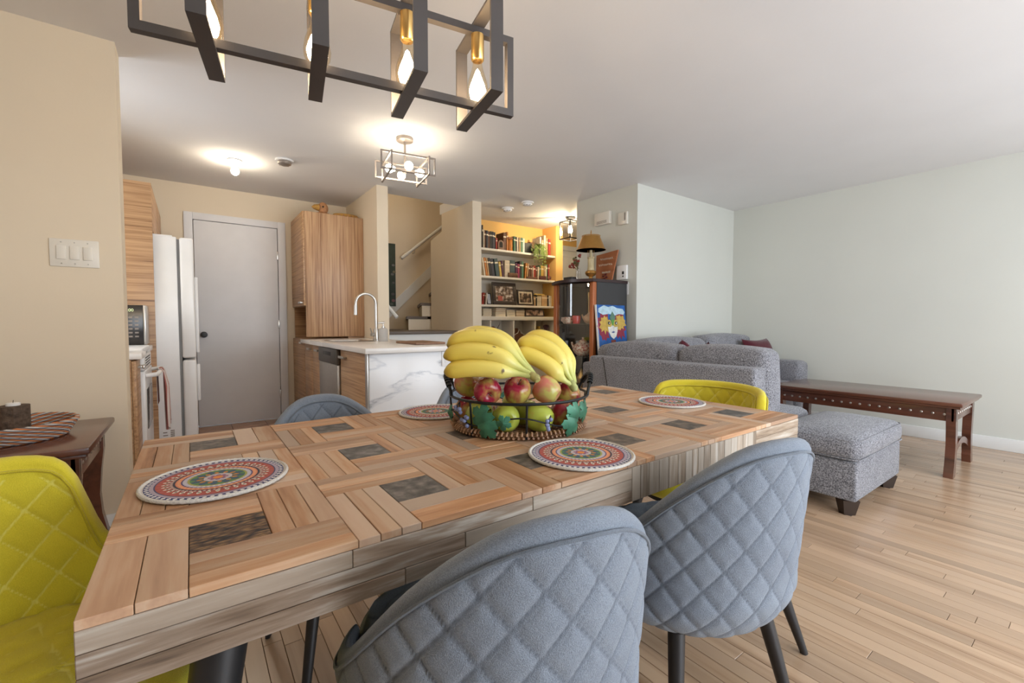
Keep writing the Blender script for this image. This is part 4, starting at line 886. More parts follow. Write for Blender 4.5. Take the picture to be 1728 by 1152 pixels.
# semi-flush cage lamp at the kitchen end
c0 = Vector((1.325, 3.183, 0)); a_ = R(-9); ex = Vector((math.cos(a_), math.sin(a_), 0)); ey = Vector((-math.sin(a_), math.cos(a_), 0))
sl = thing('ceiling_lamp', 'taupe metal cage ceiling lamp with four round bulbs', 'lamp', (1.325, 3.183, H))
MB().lathe([(0, 0), (.060, 0), (.062, -.006), (.062, -.022), (.055, -.027), (0, -.027)], (c0.x, c0.y, H-.0005), 32).build('canopy', 'grey_metal', sl)
MB().cyl((c0.x, c0.y, H-.027), (c0.x, c0.y, 2.175), .008, n=12).build('stem', 'grey_metal', sl)
def cage(cn_, a, L, z0, z1, hw=.0055):
    m = MB(); b = Vector((-a.y, a.x, 0))
    obox(cn_, a, b, z0, z0+2*hw, L/2, hw, m); obox(cn_, a, b, z1-2*hw, z1, L/2, hw, m)
    for s_ in (-1, 1): obox(cn_+a*s_*(L/2-hw), a, b, z0+2*hw, z1-2*hw, hw, hw, m)
    return m.build('cage_frame', 'grey_metal', sl, smooth=0)
for s_ in (-1, 1): cage(c0+ey*s_*.115-ex*.0, ex, .40, 2.155, 2.285); cage(c0+ex*s_*.135, ey, .36, 2.143, 2.273)
for k in range(4):
    d_ = (ex, ey, -ex, -ey)[k]; p = Vector((c0.x, c0.y, 2.20))
    MB().tube([p, p+d_*.075], .013, 12).build('lamp_arm', 'grey_metal', sl)
    q = p+d_*.115; MB().sphere(q, .031, 18, 12).tube([p+d_*.076, p+d_*.098], [.014, .022], 14).build('bulb', 'glow_s', sl)
# bare bulb in a ceiling lampholder
lh = thing('bare_bulb_lamp', 'bare bulb in a white ceiling lampholder in front of the kitchen door', 'lamp', (.334, 4.452, H))
MB().lathe([(0, 0), (.055, 0), (.058, -.006), (.052, -.016), (.030, -.026), (.024, -.045), (0, -.045)], (.334, 4.452, H-.0005), 28).build('lampholder', 'white', lh)
MB().lathe([(.014, 0), (.016, -.012), (.028, -.032), (.031, -.050), (.025, -.068), (.012, -.078), (0, -.080)], (.334, 4.452, H-.046), 22).build('bulb', 'glow_k', lh)
# smoke detectors and a hall lantern
def detector(x, y, label):
    o = thing('smoke_detector', label, 'smoke detector', (x, y, H))
    MB().lathe([(0, 0), (.070, 0), (.072, -.005), (.070, -.014), (0, -.014)], (x, y, H-.0005), 32).build('base', 'white', o)
    MB().lathe([(.052, 0), (.054, -.010), (.048, -.022), (.030, -.030), (0, -.030)], (x, y, H-.015), 32).build('sensor_cap', 'grey_metal' if x < 1 else 'white', o)
    for k in range(8): a = R(45*k); MB().rbox(x+.044*math.cos(a)-.006, x+.044*math.cos(a)+.006, y+.044*math.sin(a)-.006, y+.044*math.sin(a)+.006, H-.040, H-.034, .001, 1).build('vent', 'grey_metal', o)
detector(.675, 4.204, 'smoke detector on the kitchen ceiling beside the bare bulb')
detector(3.11, 4.362, 'smaller detector on the ceiling just before the bookcase')
detector(3.141, 4.019, 'white smoke detector on the ceiling nearest the corner wall')
ln = thing('hall_lantern', 'black framed glass lantern on the hall ceiling', 'lamp', (4.03, 4.25, H))
MB().lathe([(0, 0), (.065, 0), (.065, -.02), (.02, -.028), (.02, -.05), (0, -.05)], (4.03, 4.25, H-.0005), 24).build('canopy', 'black', ln)
m = MB(); hw, z0, z1 = .095, 2.155, 2.375
for sx in (-1, 1):
    for sy in (-1, 1): m.box(4.03+sx*hw-.006, 4.03+sx*hw+.006, 4.25+sy*hw-.006, 4.25+sy*hw+.006, z0, z1)
for z in (z0, z1):
    for s_ in (-1, 1): m.box(4.03-hw, 4.03+hw, 4.25+s_*hw-.005, 4.25+s_*hw+.005, z-.006, z+.006); m.box(4.03+s_*hw-.005, 4.03+s_*hw+.005, 4.25-hw, 4.25+hw, z-.006, z+.006)
m.box(4.03-hw, 4.03+hw, 4.25-.012, 4.25+.012, z1-.004, z1+.004); m.build('frame', 'black', ln, smooth=0)
for s_ in (-1, 1):
    MB().box(4.03-hw+.006, 4.03+hw-.006, 4.25+s_*hw-.001, 4.25+s_*hw+.001, z0+.006, z1-.006).build('pane', 'clear', ln, smooth=0); MB().box(4.03+s_*hw-.001, 4.03+s_*hw+.001, 4.25-hw+.006, 4.25+hw-.006, z0+.006, z1-.006).build('pane', 'clear', ln, smooth=0)
MB().cyl((4.03, 4.25, 2.387), (4.03, 4.25, 2.33), .015, n=14).build('socket', 'black', ln)
MB().lathe([(.012, 0), (.022, -.035), (.028, -.06), (.022, -.09), (0, -.10)], (4.03, 4.25, 2.33), 18).build('bulb', 'glow_h', ln)
# ================================================================== BOOKCASE
BY0, BY1, BX0, BX1 = 4.75, 5.035, 2.72, 4.215
M['shelfw'] = plain('cream_white_lacquer', (.76, .70, .60), .45, var=.02)
bk = thing('built_in_bookcase', 'built-in cream bookcase beyond the stairs, full of books', 'bookcase', ((BX0+BX1)/2, 4.9, 0))
SH = [2.015, 1.665, 1.300]                       # tops of the upper shelves
for z in SH: MB().rbox(BX0, BX1, BY0, BY1, z-.028, z, .003).build('shelf', 'shelfw', bk)
MB().rbox(BX0, BX1, BY0-.01, BY1, 1.098, 1.150, .003).build('shelf', 'shelfw', bk)
MB().box(BX0, BX1, BY1-.008, BY1+.003, .02, 2.0).build('back_board', 'shelfw', bk, smooth=0)
for x in (2.75, 3.118, 3.486, 3.853, 4.203): MB().rbox(x-.011, x+.011, BY0, BY1-.009, .62, 1.097, .002).build('divider', 'shelfw', bk)
MB().rbox(BX0, BX1, BY0, BY1-.009, .595, .619, .002).build('shelf', 'shelfw', bk); MB().rbox(BX0, BX1, BY0+.02, BY1-.009, 0, .594, .002).build('plinth_cupboard', 'shelfw', bk)
ZX = lambda zx: 3.011+(zx-60)*.000864            # zoomed crop column -> metres along the shelf
bookm = {}
def bmat(c):
    if c not in bookm: bookm[c] = plain('book_cover_%d' % len(bookm), c, .6, var=.18, sc=25)
    return bookm[c]
NAMES = {}
def book(x0, x1, z, hgt, c, cname, where, lean_=0, dep=.17, yf=None):
    w = x1-x0; yf = yf if yf is not None else BY0+.03+random.random()*.015; m = MB()
    m.rbox(0, .0025, 0, dep, 0, hgt, .0008, 1).rbox(w-.0025, w, 0, dep, 0, hgt, .0008, 1).rbox(.0012, w-.0012, -.002, .0025, 0, hgt, .0008, 1)
    o_n = len(m.f); m.box(.0027, w-.0027, .0027, dep-.004, .003, hgt-.003, 1)
    if hgt > .12: m.box(.0008, w-.0008, -.0026, -.0021, hgt*.72, hgt*.80, 1)
    n_ = NAMES.get((cname, where), 0)+1; NAMES[(cname, where)] = n_
    ordn = ('', 'second ', 'third ', 'fourth ', 'fifth ', 'sixth ', 'seventh ')[n_-1]
    lb = ('leftmost ' if not ordn else ordn)+cname+' book from the left '+where
    me = m.mesh('book', 0); me.polygons.foreach_set('material_index', m.m if len(m.m) == len(me.polygons) else [0]*len(me.polygons))
    me.materials.append(bmat(c)); me.materials.append(M['paper'])
    o = bpy.data.objects.new('book', me); COL.objects.link(o); o.location = (x0, yf, z+.0005); o.rotation_euler = (0, R(lean_), 0)
    tag(o, lb, 'book', 'books in the built-in bookcase'); return o
DK = (.025, .02, .018); BR = (.12, .045, .02); TAN = (.45, .28, .13); CR = (.62, .52, .38); NV = (.034, .032, .042); GR = (.06, .16, .09); RD = (.30, .03, .02); OR = (.45, .16, .03); TEAL = (.055, .085, .085); PU = (.10, .03, .07); MG = (.28, .03, .07); YE = (.55, .36, .08); WH = (.68, .64, .56)
K = .000645
T_ = 'on the top shelf'
for (a, b, top, c, n) in ((60, 79, 470, DK, 'black'), (81, 99, 380, CR, 'cream'), (101, 129, 375, BR, 'brown'), (131, 164, 370, NV, 'navy'), (166, 198, 360, BR, 'brown'), (201, 233, 365, DK, 'black'), (236, 264, 362, NV, 'navy'), (266, 299, 355, NV, 'navy'), (301, 329, 240, RD, 'dark red'), (442, 497, 380, BR, 'brown'), (500, 528, 400, OR, 'rust'), (632, 668, 330, GR, 'green'), (670, 701, 325, DK, 'black'), (704, 734, 320, CR, 'cream'), (740, 768, 322, TAN, 'tan'), (775, 815, 325, GR, 'green'), (820, 852, 310, WH, 'white'), (1168, 1196, 400, WH, 'white'), (1200, 1240, 340, TAN, 'tan'), (1245, 1285, 450, CR, 'cream'), (1300, 1334, 400, TAN, 'tan'), (1338, 1364, 380, RD, 'dark red'), (1368, 1396, 380, RD, 'dark red')):
    book(ZX(a), ZX(b)-.001, SH[0], top*K*.95, c, n, T_)
T_ = 'on the second shelf'
zz = SH[1]
for (a, b, h_, c, n, l) in ((95, 122, 400, CR, 'cream', -9), (128, 158, 400, OR, 'rust', -9), (163, 190, 395, TAN, 'tan', -9), (196, 240, 400, DK, 'black', -10), (247, 300, 395, NV, 'navy', -10), (308, 372, 400, TEAL, 'teal', -9), (382, 422, 340, YE, 'yellow', -8), (428, 452, 370, PU, 'plum', -6), (470, 562, 385, CR, 'cream', 0), (572, 664, 400, TEAL, 'teal', 0), (668, 702, 350, PU, 'plum', 0), (706, 748, 330, MG, 'magenta', 0), (752, 792, 400, DK, 'black', 0), (796, 834, 400, GR, 'green', 0), (852, 880, 370, OR, 'rust', 5), (890, 914, 370, TAN, 'tan', 5), (932, 968, 330, BR, 'brown', 0), (972, 1008, 325, BR, 'brown', 0), (1012, 1030, 300, CR, 'cream', 0), (1034, 1076, 330, RD, 'dark red', 0), (1082, 1110, 300, BR, 'brown', 0), (1114, 1150, 310, CR, 'cream', 0), (1158, 1182, 350, GR, 'green', 0), (1186, 1212, 350, YE, 'yellow', 0), (1216, 1246, 350, YE, 'yellow', 0), (1250, 1270, 340, TAN, 'tan', 0), (1275, 1300, 360, CR, 'cream', 0), (1306, 1332, 390, GR, 'green', 0), (1336, 1360, 390, RD, 'dark red', 0)):
    x0_ = ZX(a)
    book(x0_, ZX(b)-.001, zz+(math.sin(R(abs(l)))*(ZX(b)-ZX(a)) if l > 0 else 0), h_*K*.9, c, n, T_, l)
T_ = 'on the third shelf'
for (a, b, h_, c, n, l) in ((72, 96, 380, RD, 'dark red', 6), (106, 124, 370, BR, 'brown', 6), (134, 150, 380, WH, 'white', 6), (1040, 1088, 330, TAN, 'tan', 0), (1092, 1116, 390, DK, 'black', 0), (1122, 1144, 340, CR, 'cream', 0), (1148, 1170, 340, CR, 'cream', 0), (1174, 1204, 345, CR, 'cream', 0), (1212, 1332, 385, TAN, 'tan', 0), (1338, 1364, 390, DK, 'black', 0), (1370, 1398, 380, WH, 'white', 0), (1404, 1426, 370, CR, 'cream', 0)):
    book(ZX(a), ZX(b)-.001, SH[2]+(math.sin(R(abs(l)))*(ZX(b)-ZX(a)) if l > 0 else 0), h_*K*.62, c, n, T_, l, yf=BY0+.05)
o = book(0, .022, 0, .19, YE, 'ochre', 'lying across the third shelf books'); o.location = (ZX(1285), BY0+.06, SH[2]+.151+.0005); o.rotation_euler = (0, R(-90), 0); o['label'] = 'ochre book lying flat on top of the third shelf books'
# lying stacks on the fourth shelf
rs_ = random.Random(8); zs0 = 1.150
for si, (a, b, hs_) in enumerate(((76, 230, (14, 12, 14, 16, 14, 14)), (302, 490, (30, 22, 24, 18)), (506, 676, (24, 30, 22)), (686, 858, (16, 26, 30)))):
    z = zs0
    for k, hh in enumerate(hs_):
        th = hh*.00118; w = ZX(b)-ZX(a)-rs_.uniform(0, .012); c, n = rs_.choice(((CR, 'cream'), (WH, 'white'), (TAN, 'tan'), (CR, 'pale'), (TEAL, 'teal') if si == 0 else (OR, 'rust')))
        m = MB(); m.rbox(0, w, 0, .12, 0, .002, .0006, 1).rbox(0, w, 0, .12, th-.0025, th-.0005, .0006, 1).box(.002, w-.002, .003, .12, .0021, th-.0026, 1)
        me = m.mesh('book', 0); me.polygons.foreach_set('material_index', m.m); me.materials.append(bmat(c)); me.materials.append(M['paper'])
        o = bpy.data.objects.new('book', me); COL.objects.link(o); o.location = (ZX(a)+rs_.uniform(0, .008), BY0+.035+rs_.uniform(0, .01), z+.0003)
        tag(o, '%s book lying %s of the %s flat stack on the fourth shelf' % (n, ('at the bottom', 'second from the bottom', 'third from the bottom', 'fourth from the bottom', 'fifth from the bottom', 'on top')[k], ('leftmost', 'second', 'third', 'rightmost')[si]), 'book', 'books in the built-in bookcase'); z += th
# framed pictures
def frame(x0, x1, z0, z1, y, fw, label, mats, tilt=-7):
    o = thing('picture_frame', label, 'picture', ((x0+x1)/2, y, z0)); 
    MB().rbox(x0, x1, y, y+.018, z0, z0+fw, .003).rbox(x0, x1, y, y+.018, z1-fw, z1, .003).rbox(x0, x0+fw, y, y+.018, z0+fw, z1-fw, .003).rbox(x1-fw, x1, y, y+.018, z0+fw, z1-fw, .003).build('frame', 'espresso', o)
    MB().box(x0+fw-.002, x1-fw+.002, y+.008, y+.014, z0+fw-.002, z1-fw+.002).build('photograph' if mats[1] is None else 'mat_board', mats[0], o, smooth=0)
    if mats[1] is not None: MB().box(x0+fw*1.9, x1-fw*1.9, y+.0066, y+.0078, z0+fw*1.7, z1-fw*2.2).build('photograph', mats[1], o, smooth=0)
    o.rotation_euler = (R(tilt), 0, 0); o.location.z += .004; return o
def photo_mat(nm, c1, c2, c3, sc):
    m, t, b = nt(nm); tc = N(t, 'ShaderNodeTexCoord'); n = N(t, 'ShaderNodeTexNoise'); n.inputs['Scale'].default_value = sc; n.inputs['Detail'].default_value = 6; t.links.new(tc.outputs['Object'], n.inputs['Vector'])
    t.links.new(ramp(t, n.outputs[0], [(.38, c1), (.5, c2), (.62, c3)]), b.inputs['Base Color']); b.inputs['Roughness'].default_value = .3; return m
f1 = photo_mat('sepia_photo', (.05, .03, .02), (.25, .17, .12), (.62, .56, .50), 22); f2 = photo_mat('dark_photo', (.02, .012, .01), (.10, .06, .04), (.5, .36, .24), 14); f3 = photo_mat('family_photo', (.03, .02, .02), (.38, .22, .15), (.62, .48, .36), 16)
p1 = frame(ZX(250), ZX(690), SH[2]+.001, SH[2]+.295, BY0+.022, .048, 'larger dark framed sepia photograph on the third shelf', (f1, None))
MB().rbox(ZX(345), ZX(430), BY0+.028, BY0+.0295, SH[2]+.055, SH[2]+.12, .0005, 1).build('red_garment', bmat((.40, .09, .06)), p1)
frame(ZX(712), ZX(1035), SH[2]+.001, SH[2]+.215, BY0+.022, .022, 'smaller dark frame with pale mat and dark picture on the third shelf', (bmat(CR), f2))
frame(ZX(862), ZX(1250), 1.151, 1.151+.105, BY0+.022, .014, 'wide dark frame with a family photograph on the fourth shelf', (f3, None), -10)
frame(ZX(165), ZX(246), SH[2]+.001, SH[2]+.150, BY0+.05, .010, 'small pale leaning card left of the larger frame on the third shelf', (bmat((.55, .56, .58)), None), -12)
# ornaments among the books
M['fern'] = plain('fern_green', (.13, .19, .03), .6, var=.3, sc=30)
fe = thing('hanging_fern', 'trailing green fern hanging over the top shelf edge', 'plant', (ZX(1090), BY0+.02, SH[0]+.001))
MB().lathe([(0, 0), (.035, 0), (.048, .07), (.050, .075), (.044, .075), (.040, .06), (0, .06)], (ZX(1090), BY0+.055, SH[0]+.001), 20).build('pot', bmat((.10, .07, .05)), fe)
rf = random.Random(4)
for k in range(30):
    a = rf.uniform(-1.45, 1.45); L_ = rf.uniform(.05, .17); drop = rf.uniform(.02, .27) if abs(a) < 1.2 else rf.uniform(-.02, .1); bx, by, bz = ZX(1090), BY0+.05, SH[0]+.085
    pts = []
    for i in range(11):
        t = i/10; fw = min(1, t*1.6); pts.append(Vector((bx+L_*math.sin(a)*fw, by-(.06+.04*math.cos(a))*min(1, t*2.2), bz+.05*math.sin(math.pi*min(1, t*1.4))-drop*t*t-.03*t)))
    m = MB().tube(pts, .0014, 5)
    for i in range(1, 11):
        d = (pts[i]-pts[i-1]).normalized(); sd_ = d.cross(Vector((0, -1, .3))).normalized()
        for s_ in (-1, 1):
            p = pts[i]; w = .027*(1-.5*i/10); m.add([p, p+sd_*s_*w+d*.004, p+sd_*s_*w*1.25+d*.009+Vector((0, -.003, -.002)), p+sd_*s_*.2*w+d*.009], [(0, 1, 2, 3)])
    m.build('frond', 'fern', fe, smooth=0)
ac = thing('arched_ornament', 'small arched dark ornament facing out on the top shelf', 'ornament', (ZX(385), BY0+.03, SH[0]+.001))
m = MB(); P = [(ZX(332), 0), (ZX(438), 0)]+[(ZX(385)+.0455*math.cos(R(a)), .075+.05*math.sin(R(a))) for a in range(0, 181, 20)]
m.prism([(x, BY0+.018, SH[0]+.001+z) for x, z in P], (0, .02, 0)).build('arch', bmat((.20, .11, .07)), ac, smooth=30)
m = MB(); P = [(ZX(355), .03), (ZX(415), .03)]+[(ZX(385)+.026*math.cos(R(a)), .075+.03*math.sin(R(a))) for a in range(0, 181, 20)]
m.prism([(x, BY0+.016, SH[0]+.001+z) for x, z in P], (0, .0018, 0)).build('dark_opening', 'darkgap', ac, smooth=30)
cs = thing('orange_canister', 'glossy orange canister standing on the top shelf', 'canister', (ZX(575), BY0+.06, SH[0]+.001))
MB().lathe([(0, 0), (.036, 0), (.038, .004), (.038, .145), (.034, .150), (0, .150)], (ZX(576), BY0+.055, SH[0]+.001), 24).build('can', plain('orange_glaze', (.50, .18, .025), .2), cs)
MB().rbox(ZX(520), ZX(612), BY0+.02, BY0+.10, SH[0]+.1525, SH[0]+.182, .003).build('lid_block', bmat((.28, .09, .03)), cs)
MB().rbox(ZX(865), ZX(1015), BY0+.055, BY0+.075, SH[0]+.001, SH[0]+.145, .003).build('wide_album', bmat((.02, .022, .02)), label='wide black album standing behind the trailing fern', cat='album')
MB().rbox(ZX(1066), ZX(1160), BY0+.15, BY0+.24, SH[0]+.001, SH[0]+.185, .003).build('storage_box', bmat((.13, .06, .03)), label='brown box standing behind the fern on the top shelf', cat='box')
MB().rbox(ZX(512), ZX(690), BY0+.002, BY0+.022, SH[1]+.001, SH[1]+.062, .006).build('bronze_plaque', plain('bronze_relief', (.16, .08, .04), .4, .4, var=.4, sc=60, bmp=.6, bsc=120), label='bronze relief plaque in front of the second shelf books', cat='plaque')
bx = thing('carved_box', 'dark red carved box on the second shelf with a flower beside it', 'box', (ZX(1200), BY0+.012, SH[1]+.001)); MB().rbox(ZX(1132), ZX(1268), BY0+.003, BY0+.024, SH[1]+.001, SH[1]+.045, .004).build('body', bmat((.10, .025, .02)), bx); MB().rbox(ZX(1130), ZX(1270), BY0+.002, BY0+.025, SH[1]+.0455, SH[1]+.054, .003).build('lid', bmat((.14, .04, .03)), bx)
MB().rbox(ZX(872), ZX(1086), BY0+.004, BY0+.022, SH[1]+.001, SH[1]+.030, .004).build('wooden_tray', bmat((.13, .05, .025)), label='low brown wooden tray along the second shelf edge', cat='tray')
fw_ = thing('dried_flower', 'dried dark red flower at the right end of the second shelf', 'flower', (ZX(1340), BY0+.02, SH[1]+.001))
for k in range(7): a = R(360/7*k); MB().sphere((ZX(1338)+.022*math.cos(a), BY0+.012, SH[1]+.034+.022*math.sin(a)), .015, 8, 6, sc=(1, .4, .6)).build('petal', bmat((.22, .06, .05)), fw_)
MB().tube([(ZX(1338), BY0+.014, SH[1]+.034), (ZX(1338), BY0+.02, SH[1]+.0015)], .003, 6).build('stem', bmat((.08, .09, .03)), fw_)
# objects in the cubes below
cz = .620
g = thing('bird_basket', 'small basket with a red bird on top in the second cube', 'ornament', (3.22, BY0+.10, cz))
MB().rbox(3.14, 3.30, BY0+.03, BY0+.18, cz+.0005, cz+.26, .006).build('lower_box', bmat((.25, .14, .07)), g)
MB().rbox(3.15, 3.29, BY0+.04, BY0+.17, cz+.261, cz+.325, .006).build('flowered_box', bmat((.28, .10, .05)), g)
for k in range(3): MB().sphere((3.175+.045*k, BY0+.037, cz+.292), .016, 10, 6, sc=(1, .3, 1)).build('flower', bmat(CR), g)
MB().sphere((3.215, BY0+.10, cz+.362), .036, 14, 10, sc=(1.3, .8, 1)).tube([(3.18, BY0+.10, cz+.365), (3.145, BY0+.10, cz+.360)], [.015, .003], 8).build('bird', bmat((.30, .03, .04)), g)
for k in range(5): MB().tube([(3.25, BY0+.10, cz+.326), (3.27+.012*k, BY0+.09, cz+.36+.018*k), (3.30+.004*k, BY0+.08, cz+.37+.022*k)], [.003, .003, .001], 5).build('twig', bmat((.18, .06, .03)), g)
g = thing('apple_board', 'brown apple-shaped board with a white outline in the third cube', 'ornament', (3.605, BY0+.08, cz))
P = []
for k in range(40):
    a = 2*math.pi*k/40; rr = .092*(1-.10*math.cos(2*a)); z = rr*math.cos(a); x = rr*math.sin(a)*1.05
    if abs(math.sin(a)) < .28 and z > 0: z += .045*(1-abs(math.sin(a))/.28)**.5
    P.append((3.615+x, BY0+.05, cz+.225+z))
ab = MB().prism(P, (0, .014, 0)).build('board', bmat((.13, .05, .02)), g, smooth=30); MB().tube([(x, y-.001, z) for x, y, z in P], .0042, 6, True).build('outline', bmat((.70, .66, .58)), g)
MB().rbox(3.56, 3.65, BY0+.066, BY0+.080, cz+.0005, cz+.132, .003).build('stand', bmat((.10, .04, .02)), g)
MB().lathe([(0, 0), (.06, 0), (.065, .10), (.05, .30), (.06, .36), (.045, .37), (0, .37)], (3.62, BY0+.175, cz+.0005), 24).build('brown_jar', plain('brown_glaze', (.16, .06, .025), .3), label='brown glazed jar behind the apple-shaped board', cat='jar')
MB().lathe([(0, 0), (.05, 0), (.062, .12), (.04, .30), (.028, .36), (.04, .40), (0, .40)], (3.035, BY0+.10, cz+.0005), 24).build('grey_vase', plain('grey_white_glaze', (.42, .42, .42), .3, var=.3, sc=25), label='mottled grey vase in the leftmost visible cube', cat='vase')
o = book(0, .03, 0, .40, YE, 'ochre', 'in the fourth cube', 12); o.location = (3.875, BY0+.05, cz+.007); o['label'] = 'tall ochre book leaning in the rightmost cube'
g = thing('flower_vase', 'tan vase with dried purple stems in the rightmost cube', 'vase', (4.10, BY0+.08, cz)); MB().lathe([(0, 0), (.035, 0), (.045, .10), (.03, .25), (.035, .30), (0, .30)], (4.10, BY0+.07, cz+.0005), 20).build('vase', bmat((.42, .22, .10)), g)
for k in range(7): a = -.5+.17*k; MB().tube([(4.10, BY0+.07, cz+.28), (4.10+.10*math.sin(a), BY0+.06, cz+.32+.10*math.cos(a))], [.003, .006], 6).build('stem', bmat((.12, .05, .06)), g)
# ================================================================== CURVED DISPLAY CABINET
M['orange_w'] = wood('orange_cherry_wood', [(.4, (.30, .075, .02)), (.8, (.46, .14, .04))], 'Z', 16, .06, .3, coat=.3)
M['charc'] = plain('charcoal_laminate', (.035, .035, .037), .5); M['topd'] = plain('dark_plum_lacquer', (.035, .018, .020), .3)
M['mirror'] = plain('smoky_mirror', (.16, .13, .10), .12, .6)
KX0, KX1, KY0, KY1, KZ = 3.10, 3.585, 2.95, 3.52, 1.485
bow = lambda t: .115*math.sin(math.pi*t)
dc = thing('display_cabinet', 'bow-fronted dark display cabinet with orange posts and glass shelves', 'cabinet', (3.34, 3.235, 0))
def bowed(inset, n=20, x1=KX1): return [(x1, KY0+inset), (x1, KY1-inset)]+[(KX0+inset-bow(t)*(1), KY1-inset-(KY1-KY0-2*inset)*t) for t in [i/n for i in range(n+1)]]
MB().prism([(x, y, KZ-.028) for x, y in bowed(-.012)], (0, 0, .028)).build('cabinet_top', 'topd', dc, smooth=30)
MB().prism([(x, y, 0) for x, y in bowed(-.004)], (0, 0, .09)).build('plinth', 'topd', dc, smooth=30)
MB().box(KX0+.05, KX1, KY0, KY0+.016, .09, KZ-.028).build('side_panel', 'charc', dc, smooth=0); MB().box(KX0+.05, KX1, KY1-.016, KY1, .09, KZ-.028).build('side_panel', 'charc', dc, smooth=0)
MB().box(KX1-.012, KX1, KY0+.017, KY1-.017, .09, KZ-.028).build('back_panel', 'mirror', dc, smooth=0)
for y0 in (KY0, KY1-.05): MB().rbox(KX0, KX0+.049, y0, y0+.05, .09, KZ-.0285, .008, 3).build('post', 'orange_w', dc)
def glassfn(u, v): return (KX0+.012-bow(u), KY0+.05+(KY1-KY0-.10)*u, .10+(KZ-.14)*v)
MB().surf(glassfn, 24, 2).build('curved_glass', 'clear', dc)
CZ = [.40, .735, 1.055]
for z in CZ: MB().prism([(x, y, z-.008) for x, y in bowed(.03, 20, KX1-.015)], (0, 0, .008)).build('glass_shelf', glass('shelf_glass%d' % int(z*100), (.82, .90, .88), .10), dc, smooth=30)
M['china'] = photo_mat('flowered_china', (.40, .10, .07), (.66, .50, .36), (.78, .70, .60), 55)
def teapot(name, c, s, mat, label):
    o = thing(name, label, 'teapot', c); x, y, z = c
    MB().lathe([(0, 0), (.045*s, 0), (.075*s, .02*s), (.092*s, .055*s), (.085*s, .09*s), (.05*s, .115*s), (.035*s, .118*s)], c, 24).build('body', mat, o)
    MB().lathe([(.040*s, 0), (.030*s, .018*s), (.008*s, .028*s), (.012*s, .042*s), (0, .048*s)], (x, y, z+.1185*s), 16).build('lid', mat, o)
    MB().tube([(x, y+.085*s, z+.05*s), (x, y+.12*s, z+.07*s), (x, y+.145*s, z+.115*s)], [.02*s, .013*s, .008*s], 10).build('spout', mat, o)
    MB().tube([(x, y-.083*s, z+.085*s), (x, y-.125*s, z+.09*s), (x, y-.13*s, z+.055*s), (x, y-.09*s, z+.035*s)], .007*s, 8).build('handle', mat, o); return o
def cup(c, s, mat, label):
    o = thing('china_cup', label, 'cup', c); x, y, z = c
    MB().lathe([(0, 0), (.02*s, 0), (.035*s, .02*s), (.042*s, .06*s), (.039*s, .06*s), (.03*s, .02*s), (0, .008*s)], c, 20).build('bowl', mat, o); MB().tube([(x, y+.038*s, z+.05*s), (x, y+.06*s, z+.045*s), (x, y+.06*s, z+.025*s), (x, y+.034*s, z+.02*s)], .004*s, 6).build('handle', mat, o)
teapot('china_teapot', (3.175, 3.155, CZ[1]+.001), 1.12, 'china', 'large flowered china teapot on the middle glass shelf of the cabinet')
teapot('china_teapot', (3.215, 3.095, CZ[2]+.001), .80, bmat((.62, .42, .26)), 'small tan teapot on the upper glass shelf of the cabinet')
cup((3.135, 3.365, CZ[2]+.001), 1.1, bmat((.62, .50, .42)), 'pale china cup at the left of the upper cabinet shelf'); cup((3.07, 3.25, CZ[2]+.001), 1.1, 'china', 'flowered cup in the middle of the upper cabinet shelf')
MB().lathe([(0, 0), (.035, 0), (.042, .05), (.040, .075), (.046, .08), (0, .08)], (3.09, 3.165, CZ[2]+.001), 20).build('red_jar', plain('red_glaze', (.45, .03, .025), .2), label='small red glazed jar on the upper cabinet shelf', cat='jar')
cup((3.11, 3.35, CZ[1]+.001), 1.2, bmat((.66, .58, .46)), 'cream cup left of the large flowered teapot')
MB().lathe([(0, 0), (.022, 0), (.020, .01), (.006, .016), (.005, .20), (.010, .30), (.008, .32), (0, .32)], (3.30, 3.20, CZ[2]+.001), 16).build('candlestick', 'brass', label='tall brass candlestick at the back of the upper cabinet shelf', cat='candlestick')
MB().lathe([(0, 0), (.028, 0), (.022, .02), (.014, .10), (.018, .14), (0, .14)], (3.22, 3.44, CZ[1]+.001), 16).build('glass_vase', plain('pale_crystal', (.45, .47, .50), .1), label='slim pale crystal vase at the left of the middle cabinet shelf', cat='vase')
MB().lathe([(0, 0), (.03, 0), (.01, .01), (.006, .06), (.03, .09), (.034, .14), (.031, .14), (0, .095)], (3.30, 3.34, CZ[1]+.001), 16).build('wine_glass', plain('clear_crystal', (.4, .42, .44), .08), label='stemmed crystal glass behind the large teapot', cat='glass')
MB().lathe([(0, 0), (.05, 0), (.075, .05), (.07, .05), (0, .012)], (3.40, 3.08, CZ[1]+.001), 20).build('terracotta_bowl', bmat((.35, .12, .06)), label='terracotta bowl at the back right of the middle cabinet shelf', cat='bowl')
rg = random.Random(31)
for k, (x, y, s) in enumerate(((3.10, 3.10, 1.0), (3.12, 3.20, .8), (3.22, 3.14, 1.2), (3.26, 3.26, 1.0), (3.07, 3.28, .8))):
    MB().lathe([(0, 0), (.03*s, 0), (.012*s, .012*s), (.01*s, .05*s), (.035*s, .08*s), (.04*s, .13*s), (.02*s, .16*s), (.006*s, .19*s), (0, .195*s)], (x, y, CZ[0]+.001), 18).build('brass_ornament', 'brass', label=('brass goblet at the right front of the lowest cabinet shelf', 'small brass goblet in the middle front of the lowest cabinet shelf', 'tallest brass urn on the lowest cabinet shelf', 'brass urn at the back left of the lowest cabinet shelf', 'small brass urn at the left front of the lowest cabinet shelf')[k], cat='ornament', group='brass ornaments in the cabinet')
